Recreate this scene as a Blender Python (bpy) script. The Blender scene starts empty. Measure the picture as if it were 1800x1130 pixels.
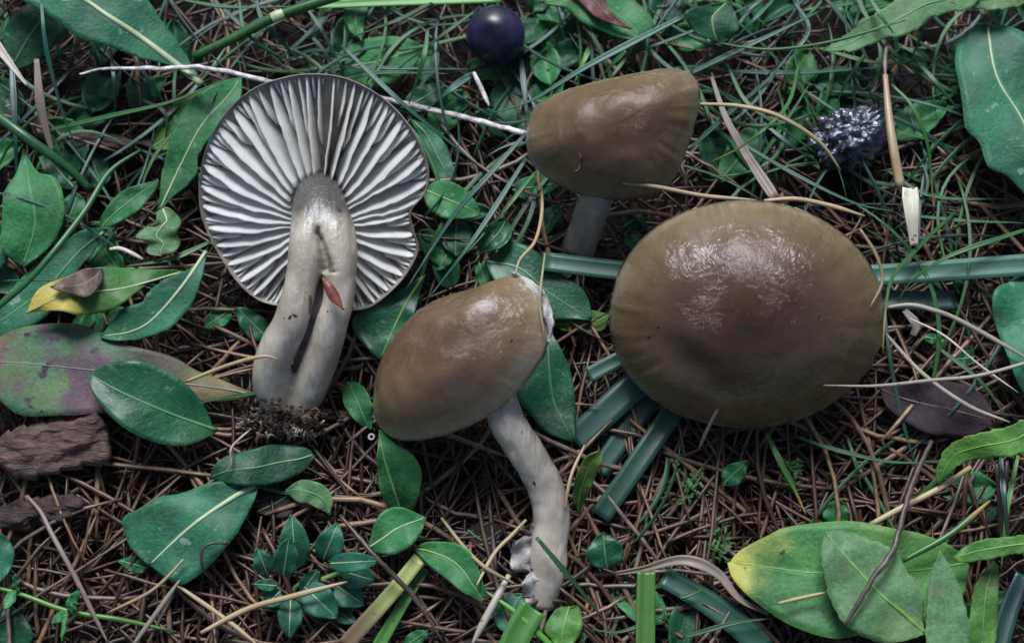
import bpy, math, random
import numpy as np
from mathutils import Vector, Matrix, noise as mnoise

random.seed(7); rng = np.random.default_rng(7)
R = math.radians
scene = bpy.context.scene
col = scene.collection
CM = 0.01

# ------------------------------------------------------------------ camera
TILT = R(15); FOC = 60.0; SENS = 36.0; DIST = 0.292
TGT = np.array([0, 0, 0.009])
camd = bpy.data.cameras.new('camera'); cam = bpy.data.objects.new('camera', camd); col.objects.link(cam)
CAMP = TGT + DIST * np.array([0, -math.sin(TILT), math.cos(TILT)])
cam.location = CAMP; cam.rotation_euler = (TILT, 0, 0)
camd.lens = FOC; camd.sensor_width = SENS; camd.clip_start = 0.005; camd.clip_end = 100
camd.dof.use_dof = True; camd.dof.focus_distance = DIST - 0.008; camd.dof.aperture_fstop = 18
scene.camera = cam

# ------------------------------------------------------------------ light
SUN_EL, SUN_AZ = 49, -8          # soft forest light coming in from beyond the top of the picture
w = bpy.data.worlds.new('World'); scene.world = w; w.use_nodes = True
wn = w.node_tree.nodes; wl = w.node_tree.links
sky = wn.new('ShaderNodeTexSky'); sky.sky_type = 'NISHITA'; sky.sun_disc = False
sky.sun_elevation = R(SUN_EL); sky.sun_rotation = R(SUN_AZ)
sky.air_density = 1.0; sky.dust_density = 2.0; sky.ozone_density = 1.0
wl.new(sky.outputs[0], wn['Background'].inputs[0]); wn['Background'].inputs[1].default_value = 0.05
sd = bpy.data.lights.new('sun', 'SUN'); so = bpy.data.objects.new('sun', sd); col.objects.link(so)
sd.energy = 2.35; sd.angle = R(25); sd.color = (0.87, 0.93, 1.0)
so.rotation_euler = (-R(90 - SUN_EL), 0, R(-SUN_AZ)); so.location = (0, 1, 1)
scene.view_settings.view_transform = 'Standard'; scene.view_settings.look = 'None'
scene.view_settings.gamma = 1.0; scene.view_settings.exposure = 1.1
scene.view_settings.use_curve_mapping = False

# ------------------------------------------------------------------ helpers: geometry
ct, st = math.cos(TILT), math.sin(TILT)
def P(px, py, z):
    """point on the horizontal plane z (cm) that the picture shows at (px, py)"""
    x = (px - 900) / 1800 * SENS / FOC; y = -(py - 565) / 1800 * SENS / FOC
    d = np.array([x, y * ct + st, y * st - ct])
    return CAMP + d * ((z * CM - CAMP[2]) / d[2])
def proj(p):
    q = np.asarray(p) - CAMP
    x = q[0]; y = q[1] * ct + q[2] * st; zz = -q[1] * st + q[2] * ct
    return 900 + x / -zz * 1800 * FOC / SENS, 565 - y / -zz * 1800 * FOC / SENS
ZC = np.array([0, -st, ct]); YC = np.array([0, ct, st]); XC = np.array([1.0, 0, 0])

def nz(x, y, z=0.0): return mnoise.noise(Vector((x, y, z)))

def spline(pts, n):
    p = np.array(pts, float)
    if len(p) == 1: return np.repeat(p, n, 0)
    if len(p) == 2:
        t = np.linspace(0, 1, n)[:, None]; return p[0] * (1 - t) + p[1] * t
    q = np.vstack([2 * p[0] - p[1], p, 2 * p[-1] - p[-2]]); out = []
    for i in range(len(p) - 1):
        a, b, c, d = q[i:i + 4]
        for t in np.linspace(0, 1, 14, endpoint=False):
            out.append(0.5 * (2 * b + (c - a) * t + (2 * a - 5 * b + 4 * c - d) * t * t + (-a + 3 * b - 3 * c + d) * t ** 3))
    out.append(p[-1]); o = np.array(out)
    s = np.concatenate([[0], np.cumsum(np.linalg.norm(np.diff(o, axis=0), axis=1))])
    s /= max(s[-1], 1e-12); u = np.linspace(0, 1, n)
    return np.stack([np.interp(u, s, o[:, k]) for k in range(o.shape[1])], 1)
def prof(vals, n):
    v = np.array(vals, float)
    if v.ndim == 0: return np.full(n, float(v))
    return spline(np.stack([np.linspace(0, 1, len(v)), v], 1), n)[:, 1] if len(v) > 2 else np.interp(np.linspace(0, 1, n), np.linspace(0, 1, len(v)), v)

def tag(o, label=None, cat=None, group=None, kind=None):
    if label: o['label'] = label
    if cat: o['category'] = cat
    if group: o['group'] = group
    if kind: o['kind'] = kind
    return o
def mesh(name, verts, faces, uv=None, smooth=True, attr=None):
    me = bpy.data.meshes.new(name); me.from_pydata([tuple(v) for v in verts], [], faces)
    if smooth: me.polygons.foreach_set('use_smooth', [True] * len(me.polygons))
    if uv is not None:
        l = me.uv_layers.new(name='UVMap'); li = np.zeros(len(me.loops), int); me.loops.foreach_get('vertex_index', li)
        l.data.foreach_set('uv', np.asarray(uv, np.float32)[li].ravel())
    if attr is not None:
        for k, vals in attr.items():
            a = me.attributes.new(k, 'FLOAT', 'POINT'); a.data.foreach_set('value', np.asarray(vals, np.float32))
    me.update(); return me
def obj(name, me, mat, parent=None, loc=None):
    o = bpy.data.objects.new(name, me); col.objects.link(o)
    if mat and not me.materials: me.materials.append(mat)
    if parent: o.parent = parent
    if loc is not None: o.location = loc
    return o
def empty(name, loc):
    o = bpy.data.objects.new(name, None); col.objects.link(o); o.location = loc; o.empty_display_size = 0.005
    return o
def base_of(v):
    v = np.asarray(v); c = v.mean(0); return np.array([c[0], c[1], v[:, 2].min()])
def grid_faces(nu, nv, off=0, flip=False, closed=False):
    f = []
    for i in range(nv - 1):
        for j in range(nu if closed else nu - 1):
            a = off + i * nu + j; b = off + i * nu + (j + 1) % nu; c = b + nu; d = a + nu
            f.append((a, d, c, b) if flip else (a, b, c, d))
    return f
def sheet(G, UV, thick):
    """closed sheet of real thickness from a grid (nv, nu, 3)"""
    nv, nu, _ = G.shape
    du = np.gradient(G, axis=1); dv = np.gradient(G, axis=0)
    N = np.cross(du, dv); N /= np.linalg.norm(N, axis=2, keepdims=True) + 1e-12
    if N[..., 2].mean() < 0: N = -N
    top = G; bot = G - N * thick
    verts = np.vstack([top.reshape(-1, 3), bot.reshape(-1, 3)]); n = nu * nv
    nflip = np.cross(du, dv)[..., 2].mean() < 0
    f = grid_faces(nu, nv, 0, nflip) + grid_faces(nu, nv, n, not nflip)
    ring = [j for j in range(nu)] + [i * nu + nu - 1 for i in range(1, nv)] + [(nv - 1) * nu + j for j in range(nu - 2, -1, -1)] + [i * nu for i in range(nv - 2, 0, -1)]
    for k in range(len(ring)):
        a, b = ring[k], ring[(k + 1) % len(ring)]
        f.append((a, b, n + b, n + a) if nflip else (b, a, n + a, n + b))
    uv = np.vstack([UV.reshape(-1, 2)] * 2)
    return verts, f, uv
def tube_geo(pts, rad, ns=8, flat=1.0, wob=0.0, seed=0):
    p = np.asarray(pts, float); n = len(p); rad = np.asarray(rad, float)
    t = np.gradient(p, axis=0); t /= np.linalg.norm(t, axis=1, keepdims=True) + 1e-12
    up = np.array([0, 0, 1.0])
    if abs(t[0] @ up) > 0.9: up = np.array([0, 1.0, 0])
    a = np.cross(t[0], up); a /= np.linalg.norm(a); vs = []; uv = []
    for i in range(n):
        a = a - t[i] * (a @ t[i]); a /= np.linalg.norm(a) + 1e-12; b = np.cross(t[i], a)
        for k in range(ns):
            th = 2 * math.pi * k / ns; r = rad[i]
            if wob: r *= 1 + wob * nz(3 * math.cos(th) + seed, 3 * math.sin(th), i * 0.35 + seed)
            vs.append(p[i] + a * math.cos(th) * r + b * math.sin(th) * r * flat); uv.append((k / ns, i / (n - 1)))
    f = grid_faces(ns, n, 0, False, True)
    f.append(tuple(range(ns - 1, -1, -1))); f.append(tuple((n - 1) * ns + k for k in range(ns)))
    return np.array(vs), f, np.array(uv)

# ------------------------------------------------------------------ helpers: materials
class NT:
    def __init__(s, name):
        s.m = bpy.data.materials.new(name); s.m.use_nodes = True; s.t = s.m.node_tree
        s.b = s.t.nodes['Principled BSDF']; s.out = s.t.nodes['Material Output']
    def n(s, typ, **kw):
        o = s.t.nodes.new('ShaderNode' + typ)
        for k, v in kw.items():
            if k.startswith('i_'): o.inputs[k[2:].replace('_', ' ')].default_value = v
            else: setattr(o, k, v)
        return o
    def l(s, a, b): s.t.links.new(a, b)
    def val(s, x, sock):
        if hasattr(x, 'is_output') or isinstance(x, bpy.types.NodeSocket): s.l(x, sock)
        else: sock.default_value = x
    def math(s, op, a, b=0.0, c=0.0, clamp=False):
        o = s.n('Math', operation=op, use_clamp=clamp)
        s.val(a, o.inputs[0]); s.val(b, o.inputs[1]); s.val(c, o.inputs[2]); return o.outputs[0]
    def mix(s, f, a, b, mode='MIX'):
        o = s.n('Mix', data_type='RGBA', blend_type=mode); s.val(f, o.inputs['Factor'])
        for x, k in ((a, 6), (b, 7)):
            if isinstance(x, tuple): o.inputs[k].default_value = (*x, 1)
            else: s.l(x, o.inputs[k])
        return o.outputs[2]
    def noise(s, scale, det=4, vec=None, rough=0.55, out=0):
        o = s.n('TexNoise'); o.inputs['Scale'].default_value = scale; o.inputs['Detail'].default_value = det; o.inputs['Roughness'].default_value = rough
        if vec is not None: s.l(vec, o.inputs['Vector'])
        return o.outputs[out]
    def step(s, x, lo, hi):
        o = s.n('MapRange', interpolation_type='SMOOTHSTEP'); s.val(x, o.inputs[0]); o.inputs[1].default_value = lo; o.inputs[2].default_value = hi
        return o.outputs[0]
    def ramp(s, x, stops):
        o = s.n('ValToRGB'); s.l(x, o.inputs[0]); e = o.color_ramp.elements
        while len(e) < len(stops): e.new(0.5)
        for q, (p, c) in zip(e, stops): q.position = p; q.color = (*c, 1)
        return o.outputs[0]
    def bump(s, h, strength, dist, normal=None):
        o = s.n('Bump'); o.inputs['Strength'].default_value = strength; o.inputs['Distance'].default_value = dist; s.l(h, o.inputs['Height'])
        if normal is not None: s.l(normal, o.inputs['Normal'])
        return o.outputs[0]

def leaf_mat(name, c1, c2, vein=None, rough=0.42, spots=None, tip=None, base=None, blotch=None, lateral=0.5, coat=0.15, trans=0.22, pale=0.0):
    t = NT(name); b = t.b
    tc = t.n('TexCoord'); oc = tc.outputs['Object']; uvn = t.n('UVMap'); sep = t.n('SeparateXYZ'); t.l(uvn.outputs[0], sep.inputs[0])
    u = t.math('ABSOLUTE', t.math('SUBTRACT', t.math('MULTIPLY', sep.outputs[0], 2.0), 1.0)); v = sep.outputs[1]
    oi = t.n('ObjectInfo'); rnd = oi.outputs['Random']
    vec = t.n('Vectorrr') if False else None
    va = t.n('VectorMath', operation='ADD'); t.l(oc, va.inputs[0]); cmb = t.n('CombineXYZ'); t.l(rnd, cmb.inputs[0]); t.l(rnd, cmb.inputs[1]); t.l(cmb.outputs[0], va.inputs[1]); q = va.outputs[0]
    n1 = t.noise(110, 5, q); n2 = t.noise(700, 4, q); n3 = t.noise(2600, 3, q)
    n0 = t.noise(45, 3, q); c = t.mix(t.step(n1, 0.32, 0.68), tuple(x * 0.8 for x in c1), tuple(x * 1.12 for x in c2)); c = t.mix(t.math('MULTIPLY', t.step(n0, 0.5, 0.72), 0.4), c, (c2[0] * 2.6, c2[1] * 1.35, c2[2] * 0.75))
    c = t.mix(t.math('MULTIPLY', t.step(u, 0.93, 1.0), 0.3), c, (c2[0] * 3, c2[1] * 1.6, c2[2]))
    c = t.mix(t.math('MULTIPLY', t.step(n2, 0.45, 0.75), 0.35), c, tuple(min(1, x * 1.7 + 0.01) for x in c2))
    # lateral veins
    lv = t.math('FRACT', t.math('ADD', t.math('SUBTRACT', t.math('MULTIPLY', v, 8.0), t.math('MULTIPLY', u, 1.7)), t.math('MULTIPLY', n1, 0.5)))
    lv = t.math('ABSOLUTE', t.math('SUBTRACT', lv, 0.5)); lmask = t.math('SUBTRACT', 1.0, t.step(lv, 0.0, 0.07))
    vein = vein or tuple(min(1, x * 2.2 + 0.03) for x in c2)
    c = t.mix(t.math('MULTIPLY', lmask, 0.16 * lateral), c, vein); c = t.mix(t.math('MULTIPLY', t.step(n3, 0.42, 0.7), 0.35), c, tuple(x * 0.45 for x in c1))
    mid = t.math('SUBTRACT', 1.0, t.step(u, 0.0, 0.09)); c = t.mix(t.math('MULTIPLY', mid, 0.45), c, vein)
    if blotch:
        for bc, sc, lo, hi in blotch: c = t.mix(t.step(t.noise(sc, 5, q), lo, hi), c, bc)
    if tip:
        tcx, a0, a1 = tip; tm = t.step(t.math('ADD', v, t.math('MULTIPLY', t.math('SUBTRACT', n1, 0.5), 0.5)), a0, a1); c = t.mix(tm, c, tcx)
    if base:
        tcx, a0, a1 = base; tm = t.step(t.math('ADD', v, t.math('MULTIPLY', t.math('SUBTRACT', n1, 0.5), 0.4)), a0, a1); c = t.mix(t.math('SUBTRACT', 1.0, tm), c, tcx)
    if spots:
        sc, lo, scol = spots; c = t.mix(t.math('MULTIPLY', t.step(t.noise(sc, 2, q), lo, lo + 0.05), 0.85), c, scol)
    if pale:
        c = t.mix(t.math('MULTIPLY', t.step(t.noise(420, 3, q), 0.63, 0.73), pale), c, (0.32, 0.42, 0.33))
    t.l(c, b.inputs['Base Color'])
    rr = t.math('ADD', rough + 0.02, t.math('MULTIPLY', n2, 0.34)); t.l(rr, b.inputs['Roughness'])
    b.inputs['Coat Weight'].default_value = coat * 0.6; b.inputs['Coat Roughness'].default_value = 0.3
    b.inputs['Specular IOR Level'].default_value = 0.3
    vo = t.n('TexVoronoi', feature='DISTANCE_TO_EDGE'); vo.inputs['Scale'].default_value = 900; t.l(q, vo.inputs['Vector']); cell = t.math('MULTIPLY', vo.outputs['Distance'], 1.2)
    h = t.math('ADD', t.math('MULTIPLY', n2, 0.5), t.math('MULTIPLY', n3, 0.5)); h = t.math('ADD', h, cell); h = t.math('SUBTRACT', h, t.math('MULTIPLY', lmask, 0.25 * lateral))
    t.l(t.bump(h, 0.5, 0.00022), b.inputs['Normal'])
    tr = t.n('BsdfTranslucent'); t.l(t.mix(0.35, c, (0.25, 0.45, 0.05), 'MIX'), tr.inputs[0]); mx = t.n('MixShader'); mx.inputs[0].default_value = trans
    t.l(b.outputs[0], mx.inputs[1]); t.l(tr.outputs[0], mx.inputs[2]); t.l(mx.outputs[0], t.out.inputs[0])
    return t.m

LM = {
 'teal':   leaf_mat('leaf_teal', (0.018, 0.106, 0.055), (0.026, 0.151, 0.075), pale=0.5, spots=(500, 0.74, (0.03, 0.02, 0.03))),
 'mid':    leaf_mat('leaf_mid', (0.020, 0.127, 0.039), (0.035, 0.181, 0.058), pale=0.4, spots=(450, 0.74, (0.03, 0.015, 0.02))),
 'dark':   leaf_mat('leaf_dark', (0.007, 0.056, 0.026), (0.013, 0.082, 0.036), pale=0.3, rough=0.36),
 'gloss':  leaf_mat('leaf_gloss', (0.010, 0.075, 0.034), (0.015, 0.103, 0.044), rough=0.3, coat=0.5, lateral=0.9, pale=0.25),
 'bright': leaf_mat('leaf_bright', (0.060, 0.190, 0.030), (0.090, 0.240, 0.045), spots=(420, 0.71, (0.05, 0.04, 0.015))),
 'grey':   leaf_mat('leaf_grey', (0.085, 0.19, 0.075), (0.12, 0.235, 0.105), rough=0.5, blotch=[((0.10, 0.11, 0.07), 160, 0.6, 0.8)], spots=(380, 0.72, (0.05, 0.02, 0.03))),
 'round':  leaf_mat('leaf_round', (0.014, 0.103, 0.058), (0.024, 0.139, 0.078), rough=0.38, lateral=0.2),
 'olive':  leaf_mat('leaf_olive', (0.055, 0.150, 0.022), (0.080, 0.190, 0.035)),
 'mottle': leaf_mat('leaf_mottled', (0.042, 0.115, 0.060), (0.075, 0.165, 0.085), rough=0.48, blotch=[((0.12, 0.075, 0.095), 130, 0.42, 0.60), ((0.05, 0.03, 0.05), 420, 0.60, 0.70)], base=((0.16, 0.13, 0.045), 0.1, 0.42), tip=((0.22, 0.06, 0.06), 0.86, 1.02)),
 'yellow': leaf_mat('leaf_yellowing', (0.035, 0.125, 0.030), (0.055, 0.165, 0.045), blotch=[((0.08, 0.04, 0.03), 300, 0.66, 0.74)], tip=((0.50, 0.40, 0.085), 0.58, 0.80)),
 'ytip':   leaf_mat('leaf_yellow_tip', (0.045, 0.170, 0.050), (0.070, 0.22, 0.065), tip=((0.46, 0.45, 0.10), 0.72, 0.95), spots=(330, 0.69, (0.05, 0.03, 0.03))),
 'red':    leaf_mat('leaf_red_brown', (0.075, 0.022, 0.018), (0.11, 0.04, 0.03), lateral=0.3),
 'dead':   leaf_mat('leaf_dead', (0.018, 0.012, 0.016), (0.034, 0.022, 0.028), rough=0.62, coat=0.0, lateral=0.6, trans=0.05, blotch=[((0.07, 0.05, 0.045), 260, 0.62, 0.8)]),
 'tan':    leaf_mat('leaf_tan', (0.16, 0.11, 0.07), (0.24, 0.18, 0.12), rough=0.6, lateral=0.3, trans=0.1),
}
def vein_mat(name, c):
    t = NT(name); n = t.noise(900, 3); t.l(t.mix(n, tuple(x * 0.75 for x in c), c), t.b.inputs[0]); t.b.inputs['Roughness'].default_value = 0.45; return t.m
VM = {k: vein_mat('midrib_' + k, c) for k, c in dict(pale=(0.36, 0.43, 0.24), green=(0.10, 0.23, 0.095), lime=(0.16, 0.30, 0.06), purple=(0.16, 0.14, 0.12), red=(0.12, 0.05, 0.035)).items()}

def blade_mat(name, c1, c2, rough=0.4, coat=0.1, trans=0.2, tip=None, speck=None):
    t = NT(name); b = t.b; uvn = t.n('UVMap'); sep = t.n('SeparateXYZ'); t.l(uvn.outputs[0], sep.inputs[0])
    oi = t.n('ObjectInfo'); tc = t.n('TexCoord')
    cb = t.n('CombineXYZ'); t.l(t.math('MULTIPLY', sep.outputs[0], 9.0), cb.inputs[0]); t.l(t.math('MULTIPLY', sep.outputs[1], 2.5), cb.inputs[1]); t.l(t.math('MULTIPLY', oi.outputs['Random'], 50.0), cb.inputs[2])
    st_ = t.noise(1.6, 3, cb.outputs[0]); n1 = t.noise(350, 4, tc.outputs['Object'])
    f = t.math('ADD', t.math('MULTIPLY', st_, 0.6), t.math('MULTIPLY', n1, 0.4)); c = t.mix(t.step(f, 0.2, 0.8), c1, c2)
    hs = t.n('HueSaturation'); t.l(c, hs.inputs['Color']); t.l(t.math('ADD', 0.65, t.math('MULTIPLY', oi.outputs['Random'], 0.7)), hs.inputs['Value']); t.l(t.math('ADD', 0.485, t.math('MULTIPLY', t.math('FRACT', t.math('MULTIPLY', oi.outputs['Random'], 7.3)), 0.03)), hs.inputs['Hue']); c = hs.outputs[0]
    if tip: c = t.mix(t.step(sep.outputs[1], tip[1], tip[2]), c, tip[0])
    if speck: c = t.mix(t.step(t.noise(900, 2, tc.outputs['Object']), speck[0], speck[0] + 0.06), c, speck[1])
    t.l(c, b.inputs[0]); b.inputs['Roughness'].default_value = rough; b.inputs['Coat Weight'].default_value = coat; b.inputs['Coat Roughness'].default_value = 0.3
    w_ = t.math('MULTIPLY', t.math('SINE', t.math('MULTIPLY', sep.outputs[0], 70.0)), 0.25); t.l(t.bump(t.math('ADD', w_, t.math('MULTIPLY', n1, 2.0)), 0.3, 0.00008), b.inputs['Normal'])
    tr = t.n('BsdfTranslucent'); t.l(c, tr.inputs[0]); mx = t.n('MixShader'); mx.inputs[0].default_value = trans
    t.l(b.outputs[0], mx.inputs[1]); t.l(tr.outputs[0], mx.inputs[2]); t.l(mx.outputs[0], t.out.inputs[0])
    return t.m
BM = {
 'teal': blade_mat('grass_teal', (0.017, 0.072, 0.047), (0.031, 0.106, 0.068)),
 'tealdark': blade_mat('grass_teal_dark', (0.010, 0.044, 0.034), (0.018, 0.068, 0.050), coat=0.4),
 'green': blade_mat('grass_green', (0.018, 0.085, 0.022), (0.035, 0.14, 0.035)),
 'lime': blade_mat('grass_lime', (0.06, 0.19, 0.025), (0.09, 0.25, 0.04)),
 'gyellow': blade_mat('grass_green_to_yellow', (0.03, 0.12, 0.02), (0.05, 0.16, 0.03), tip=((0.35, 0.22, 0.06), 0.62, 0.95)),
 'straw': blade_mat('straw', (0.24, 0.17, 0.085), (0.40, 0.31, 0.17), rough=0.5, trans=0.1, speck=(0.72, (0.07, 0.045, 0.03))),
 'pale': blade_mat('straw_pale', (0.30, 0.26, 0.185), (0.52, 0.48, 0.39), rough=0.45, trans=0.1, speck=(0.66, (0.16, 0.11, 0.075))),
 'greybrown': blade_mat('dry_grey_brown', (0.13, 0.095, 0.075), (0.24, 0.19, 0.155), rough=0.55, trans=0.05),
 'strawgreen': blade_mat('straw_to_green', (0.22, 0.25, 0.07), (0.30, 0.30, 0.10), tip=((0.16, 0.11, 0.06), 0.35, 0.85), speck=(0.68, (0.06, 0.04, 0.02))),
}

def needle_mat(name, stops):
    t = NT(name); b = t.b; a = t.n('Attribute', attribute_name='rnd'); oi = t.n('ObjectInfo'); tc = t.n('TexCoord')
    x = t.math('FRACT', t.math('ADD', a.outputs['Fac'], oi.outputs['Random'])); n = t.noise(450, 3, tc.outputs['Object'])
    c = t.ramp(x, stops); c = t.mix(t.step(n, 0.35, 0.7), t.mix(0.55, c, (0.012, 0.008, 0.006)), c); t.l(c, b.inputs[0])
    b.inputs['Roughness'].default_value = 0.42; b.inputs['Specular IOR Level'].default_value = 0.45
    t.l(t.bump(t.noise(2500, 2, tc.outputs['Object']), 0.3, 0.0001), b.inputs['Normal']); return t.m
NEEDLE = needle_mat('pine_needle', [(0, (0.020, 0.008, 0.004)), (0.25, (0.043, 0.019, 0.011)), (0.5, (0.074, 0.037, 0.022)), (0.72, (0.114, 0.064, 0.038)), (0.88, (0.177, 0.107, 0.058)), (1, (0.103, 0.074, 0.063))])
TWIG = needle_mat('twig_brown', [(0, (0.05, 0.03, 0.022)), (1, (0.09, 0.065, 0.055))])
def simple(name, c1, c2, scale, rough, bump=0.4, dist=0.0003, coat=0, sss=0, sssr=(1, 0.6, 0.4), metal=0, lo=0.35, hi=0.65, fine=None):
    t = NT(name); tc = t.n('TexCoord'); n = t.noise(scale, 6, tc.outputs['Object']); f = t.step(n, lo, hi); t.l(t.mix(f, c1, c2), t.b.inputs[0])
    t.b.inputs['Roughness'].default_value = rough; t.b.inputs['Coat Weight'].default_value = coat; t.b.inputs['Coat Roughness'].default_value = 0.12; t.b.inputs['Metallic'].default_value = metal
    if sss: t.b.inputs['Subsurface Weight'].default_value = sss; t.b.inputs['Subsurface Radius'].default_value = sssr; t.b.inputs['Subsurface Scale'].default_value = 0.002
    t.l(t.bump(t.noise(fine or scale * 4, 5, tc.outputs['Object']), bump, dist), t.b.inputs['Normal']); return t.m
SOIL = simple('soil', (0.005, 0.0035, 0.003), (0.014, 0.009, 0.007), 300, 0.8, 0.9, 0.002)
def bark_mat(name, c1, c2):
    t = NT(name); tc = t.n('TexCoord'); mp = t.n('Mapping'); mp.inputs['Scale'].default_value = (0.22, 1, 1); mp.inputs['Rotation'].default_value = (0, 0, 0.25); t.l(tc.outputs['Object'], mp.inputs[0])
    n = t.noise(520, 6, mp.outputs[0], 0.65); n2 = t.noise(150, 4, tc.outputs['Object']); t.l(t.mix(t.step(t.math('ADD', t.math('MULTIPLY', n, 0.6), t.math('MULTIPLY', n2, 0.4)), 0.38, 0.62), c1, c2), t.b.inputs[0]); t.b.inputs['Roughness'].default_value = 0.55; t.l(t.bump(n, 1.0, 0.0016), t.b.inputs['Normal']); return t.m
BARK = bark_mat('bark', (0.026, 0.012, 0.009), (0.140, 0.078, 0.057))
BARKD = bark_mat('bark_dark', (0.012, 0.006, 0.005), (0.062, 0.030, 0.023))
TWIGW = simple('twig_whitish', (0.26, 0.22, 0.21), (0.72, 0.69, 0.66), 380, 0.6, 0.8, 0.0004)
ROOTM = simple('root_pale', (0.16, 0.11, 0.075), (0.42, 0.35, 0.27), 300, 0.6)
CLUMP = simple('root_soil', (0.012, 0.008, 0.006), (0.13, 0.085, 0.05), 500, 0.8, 1.0, 0.001)
SEED = simple('seed_scale', (0.10, 0.022, 0.014), (0.20, 0.055, 0.03), 300, 0.4)
SILV = simple('silvery_lump', (0.025, 0.024, 0.030), (0.17, 0.18, 0.23), 330, 0.24, 1.0, 0.0014, coat=0.9, metal=0.6, fine=450)
MOSS = simple('moss', (0.012, 0.055, 0.010), (0.035, 0.12, 0.02), 600, 0.6)

def cap_mat(name, stops, fleck=1.0):
    t = NT(name); b = t.b; uvn = t.n('UVMap'); sep = t.n('SeparateXYZ'); t.l(uvn.outputs[0], sep.inputs[0]); ph, s = sep.outputs[0], sep.outputs[1]
    tc = t.n('TexCoord'); oc = tc.outputs['Object']
    cs = t.math('COSINE', t.math('MULTIPLY', ph, 6.28318)); sn = t.math('SINE', t.math('MULTIPLY', ph, 6.28318))
    cb = t.n('CombineXYZ'); t.l(t.math('MULTIPLY', cs, 11.0), cb.inputs[0]); t.l(t.math('MULTIPLY', sn, 11.0), cb.inputs[1]); t.l(t.math('MULTIPLY', s, 2.0), cb.inputs[2])
    streak = t.noise(2.2, 4, cb.outputs[0]); n1 = t.noise(90, 5, oc); n2 = t.noise(420, 4, oc)
    x = t.math('ADD', s, t.math('MULTIPLY', t.math('SUBTRACT', n1, 0.5), 0.28)); x = t.math('ADD', x, t.math('MULTIPLY', t.math('SUBTRACT', streak, 0.5), 0.13), clamp=True)
    c = t.ramp(x, stops)
    c = t.mix(t.math('MULTIPLY', t.step(n2, 0.4, 0.75), 0.25), c, (0.09, 0.055, 0.03))
    c = t.mix(t.step(t.noise(650, 1, oc), 0.77, 0.79), c, (0.02, 0.012, 0.01))
    t.l(c, b.inputs[0]); b.inputs['Roughness'].default_value = 0.42
    b.inputs['Subsurface Weight'].default_value = 0.25; b.inputs['Subsurface Radius'].default_value = (1, 0.7, 0.35); b.inputs['Subsurface Scale'].default_value = 0.0025
    b.inputs['Coat Weight'].default_value = 1.0; b.inputs['Coat IOR'].default_value = 1.45
    # slime: patches of wrinkled wet skin between duller ones
    patch = t.step(t.noise(130, 4, oc), 0.38, 0.62); t.l(t.math('SUBTRACT', 0.20 + 0.16 * (fleck - 1), t.math('MULTIPLY', patch, 0.16 + 0.1 * (fleck - 1))), b.inputs['Coat Roughness'])
    wr = t.n('TexNoise'); wr.inputs['Scale'].default_value = 420; wr.inputs['Detail'].default_value = 4; wr.inputs['Distortion'].default_value = 1.2; t.l(oc, wr.inputs['Vector'])
    cb2 = t.n('CombineXYZ'); t.l(t.math('MULTIPLY', cs, 30.0), cb2.inputs[0]); t.l(t.math('MULTIPLY', sn, 30.0), cb2.inputs[1]); t.l(t.math('MULTIPLY', s, 14.0), cb2.inputs[2])
    rad = t.noise(1.6, 4, cb2.outputs[0])
    h = t.math('ADD', t.math('MULTIPLY', wr.outputs[0], 0.9), t.math('MULTIPLY', rad, 0.4)); h = t.math('MULTIPLY', h, t.math('ADD', 0.35, t.math('MULTIPLY', patch, 0.9)))
    h = t.math('ADD', h, t.math('MULTIPLY', n1, 1.2))
    t.l(t.bump(h, 1.0, 0.00042 * fleck), b.inputs['Coat Normal']); b.inputs['Specular IOR Level'].default_value = 0.22
    h2 = t.math('ADD', t.math('MULTIPLY', rad, 0.15), t.math('MULTIPLY', n2, 0.6)); t.l(t.bump(h2, 0.4, 0.0004), b.inputs['Normal'])
    return t.m
CAPM = cap_mat('cap_slimy_brown', [(0.0, (0.065, 0.019, 0.007)), (0.2, (0.063, 0.026, 0.012)), (0.5, (0.075, 0.040, 0.021)), (0.78, (0.109, 0.068, 0.031)), (0.93, (0.153, 0.108, 0.055)), (1.0, (0.236, 0.185, 0.115))], fleck=1.15)
CAPT = cap_mat('cap_slimy_tan', [(0.0, (0.097, 0.047, 0.021)), (0.3, (0.110, 0.058, 0.028)), (0.6, (0.130, 0.077, 0.039)), (0.85, (0.167, 0.110, 0.054)), (1.0, (0.297, 0.230, 0.159))], fleck=1.60)

def stipe_mat():
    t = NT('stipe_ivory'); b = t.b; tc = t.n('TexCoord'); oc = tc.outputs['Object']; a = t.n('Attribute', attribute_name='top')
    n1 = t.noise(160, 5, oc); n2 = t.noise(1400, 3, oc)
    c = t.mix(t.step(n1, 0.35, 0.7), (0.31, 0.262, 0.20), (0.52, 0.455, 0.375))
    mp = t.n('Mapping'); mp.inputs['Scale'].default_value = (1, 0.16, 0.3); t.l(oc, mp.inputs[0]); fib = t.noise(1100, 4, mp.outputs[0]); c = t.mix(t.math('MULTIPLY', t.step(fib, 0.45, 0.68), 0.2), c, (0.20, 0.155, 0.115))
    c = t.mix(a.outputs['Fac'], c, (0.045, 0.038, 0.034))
    c = t.mix(t.step(t.noise(520, 2, oc), 0.70, 0.73), c, (0.035, 0.02, 0.014))
    t.l(c, b.inputs[0]); b.inputs['Roughness'].default_value = 0.38; b.inputs['Subsurface Weight'].default_value = 0.35; b.inputs['Subsurface Radius'].default_value = (1, 0.75, 0.5); b.inputs['Subsurface Scale'].default_value = 0.0022
    b.inputs['Coat Weight'].default_value = 0.5; b.inputs['Coat Roughness'].default_value = 0.2
    t.l(t.bump(t.math('ADD', t.noise(350, 4, oc), t.math('MULTIPLY', n2, 0.5)), 0.9, 0.0007), b.inputs['Coat Normal']); t.l(t.bump(t.math('ADD', n1, fib), 0.5, 0.0005), b.inputs['Normal']); return t.m
STIPE = stipe_mat()
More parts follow.
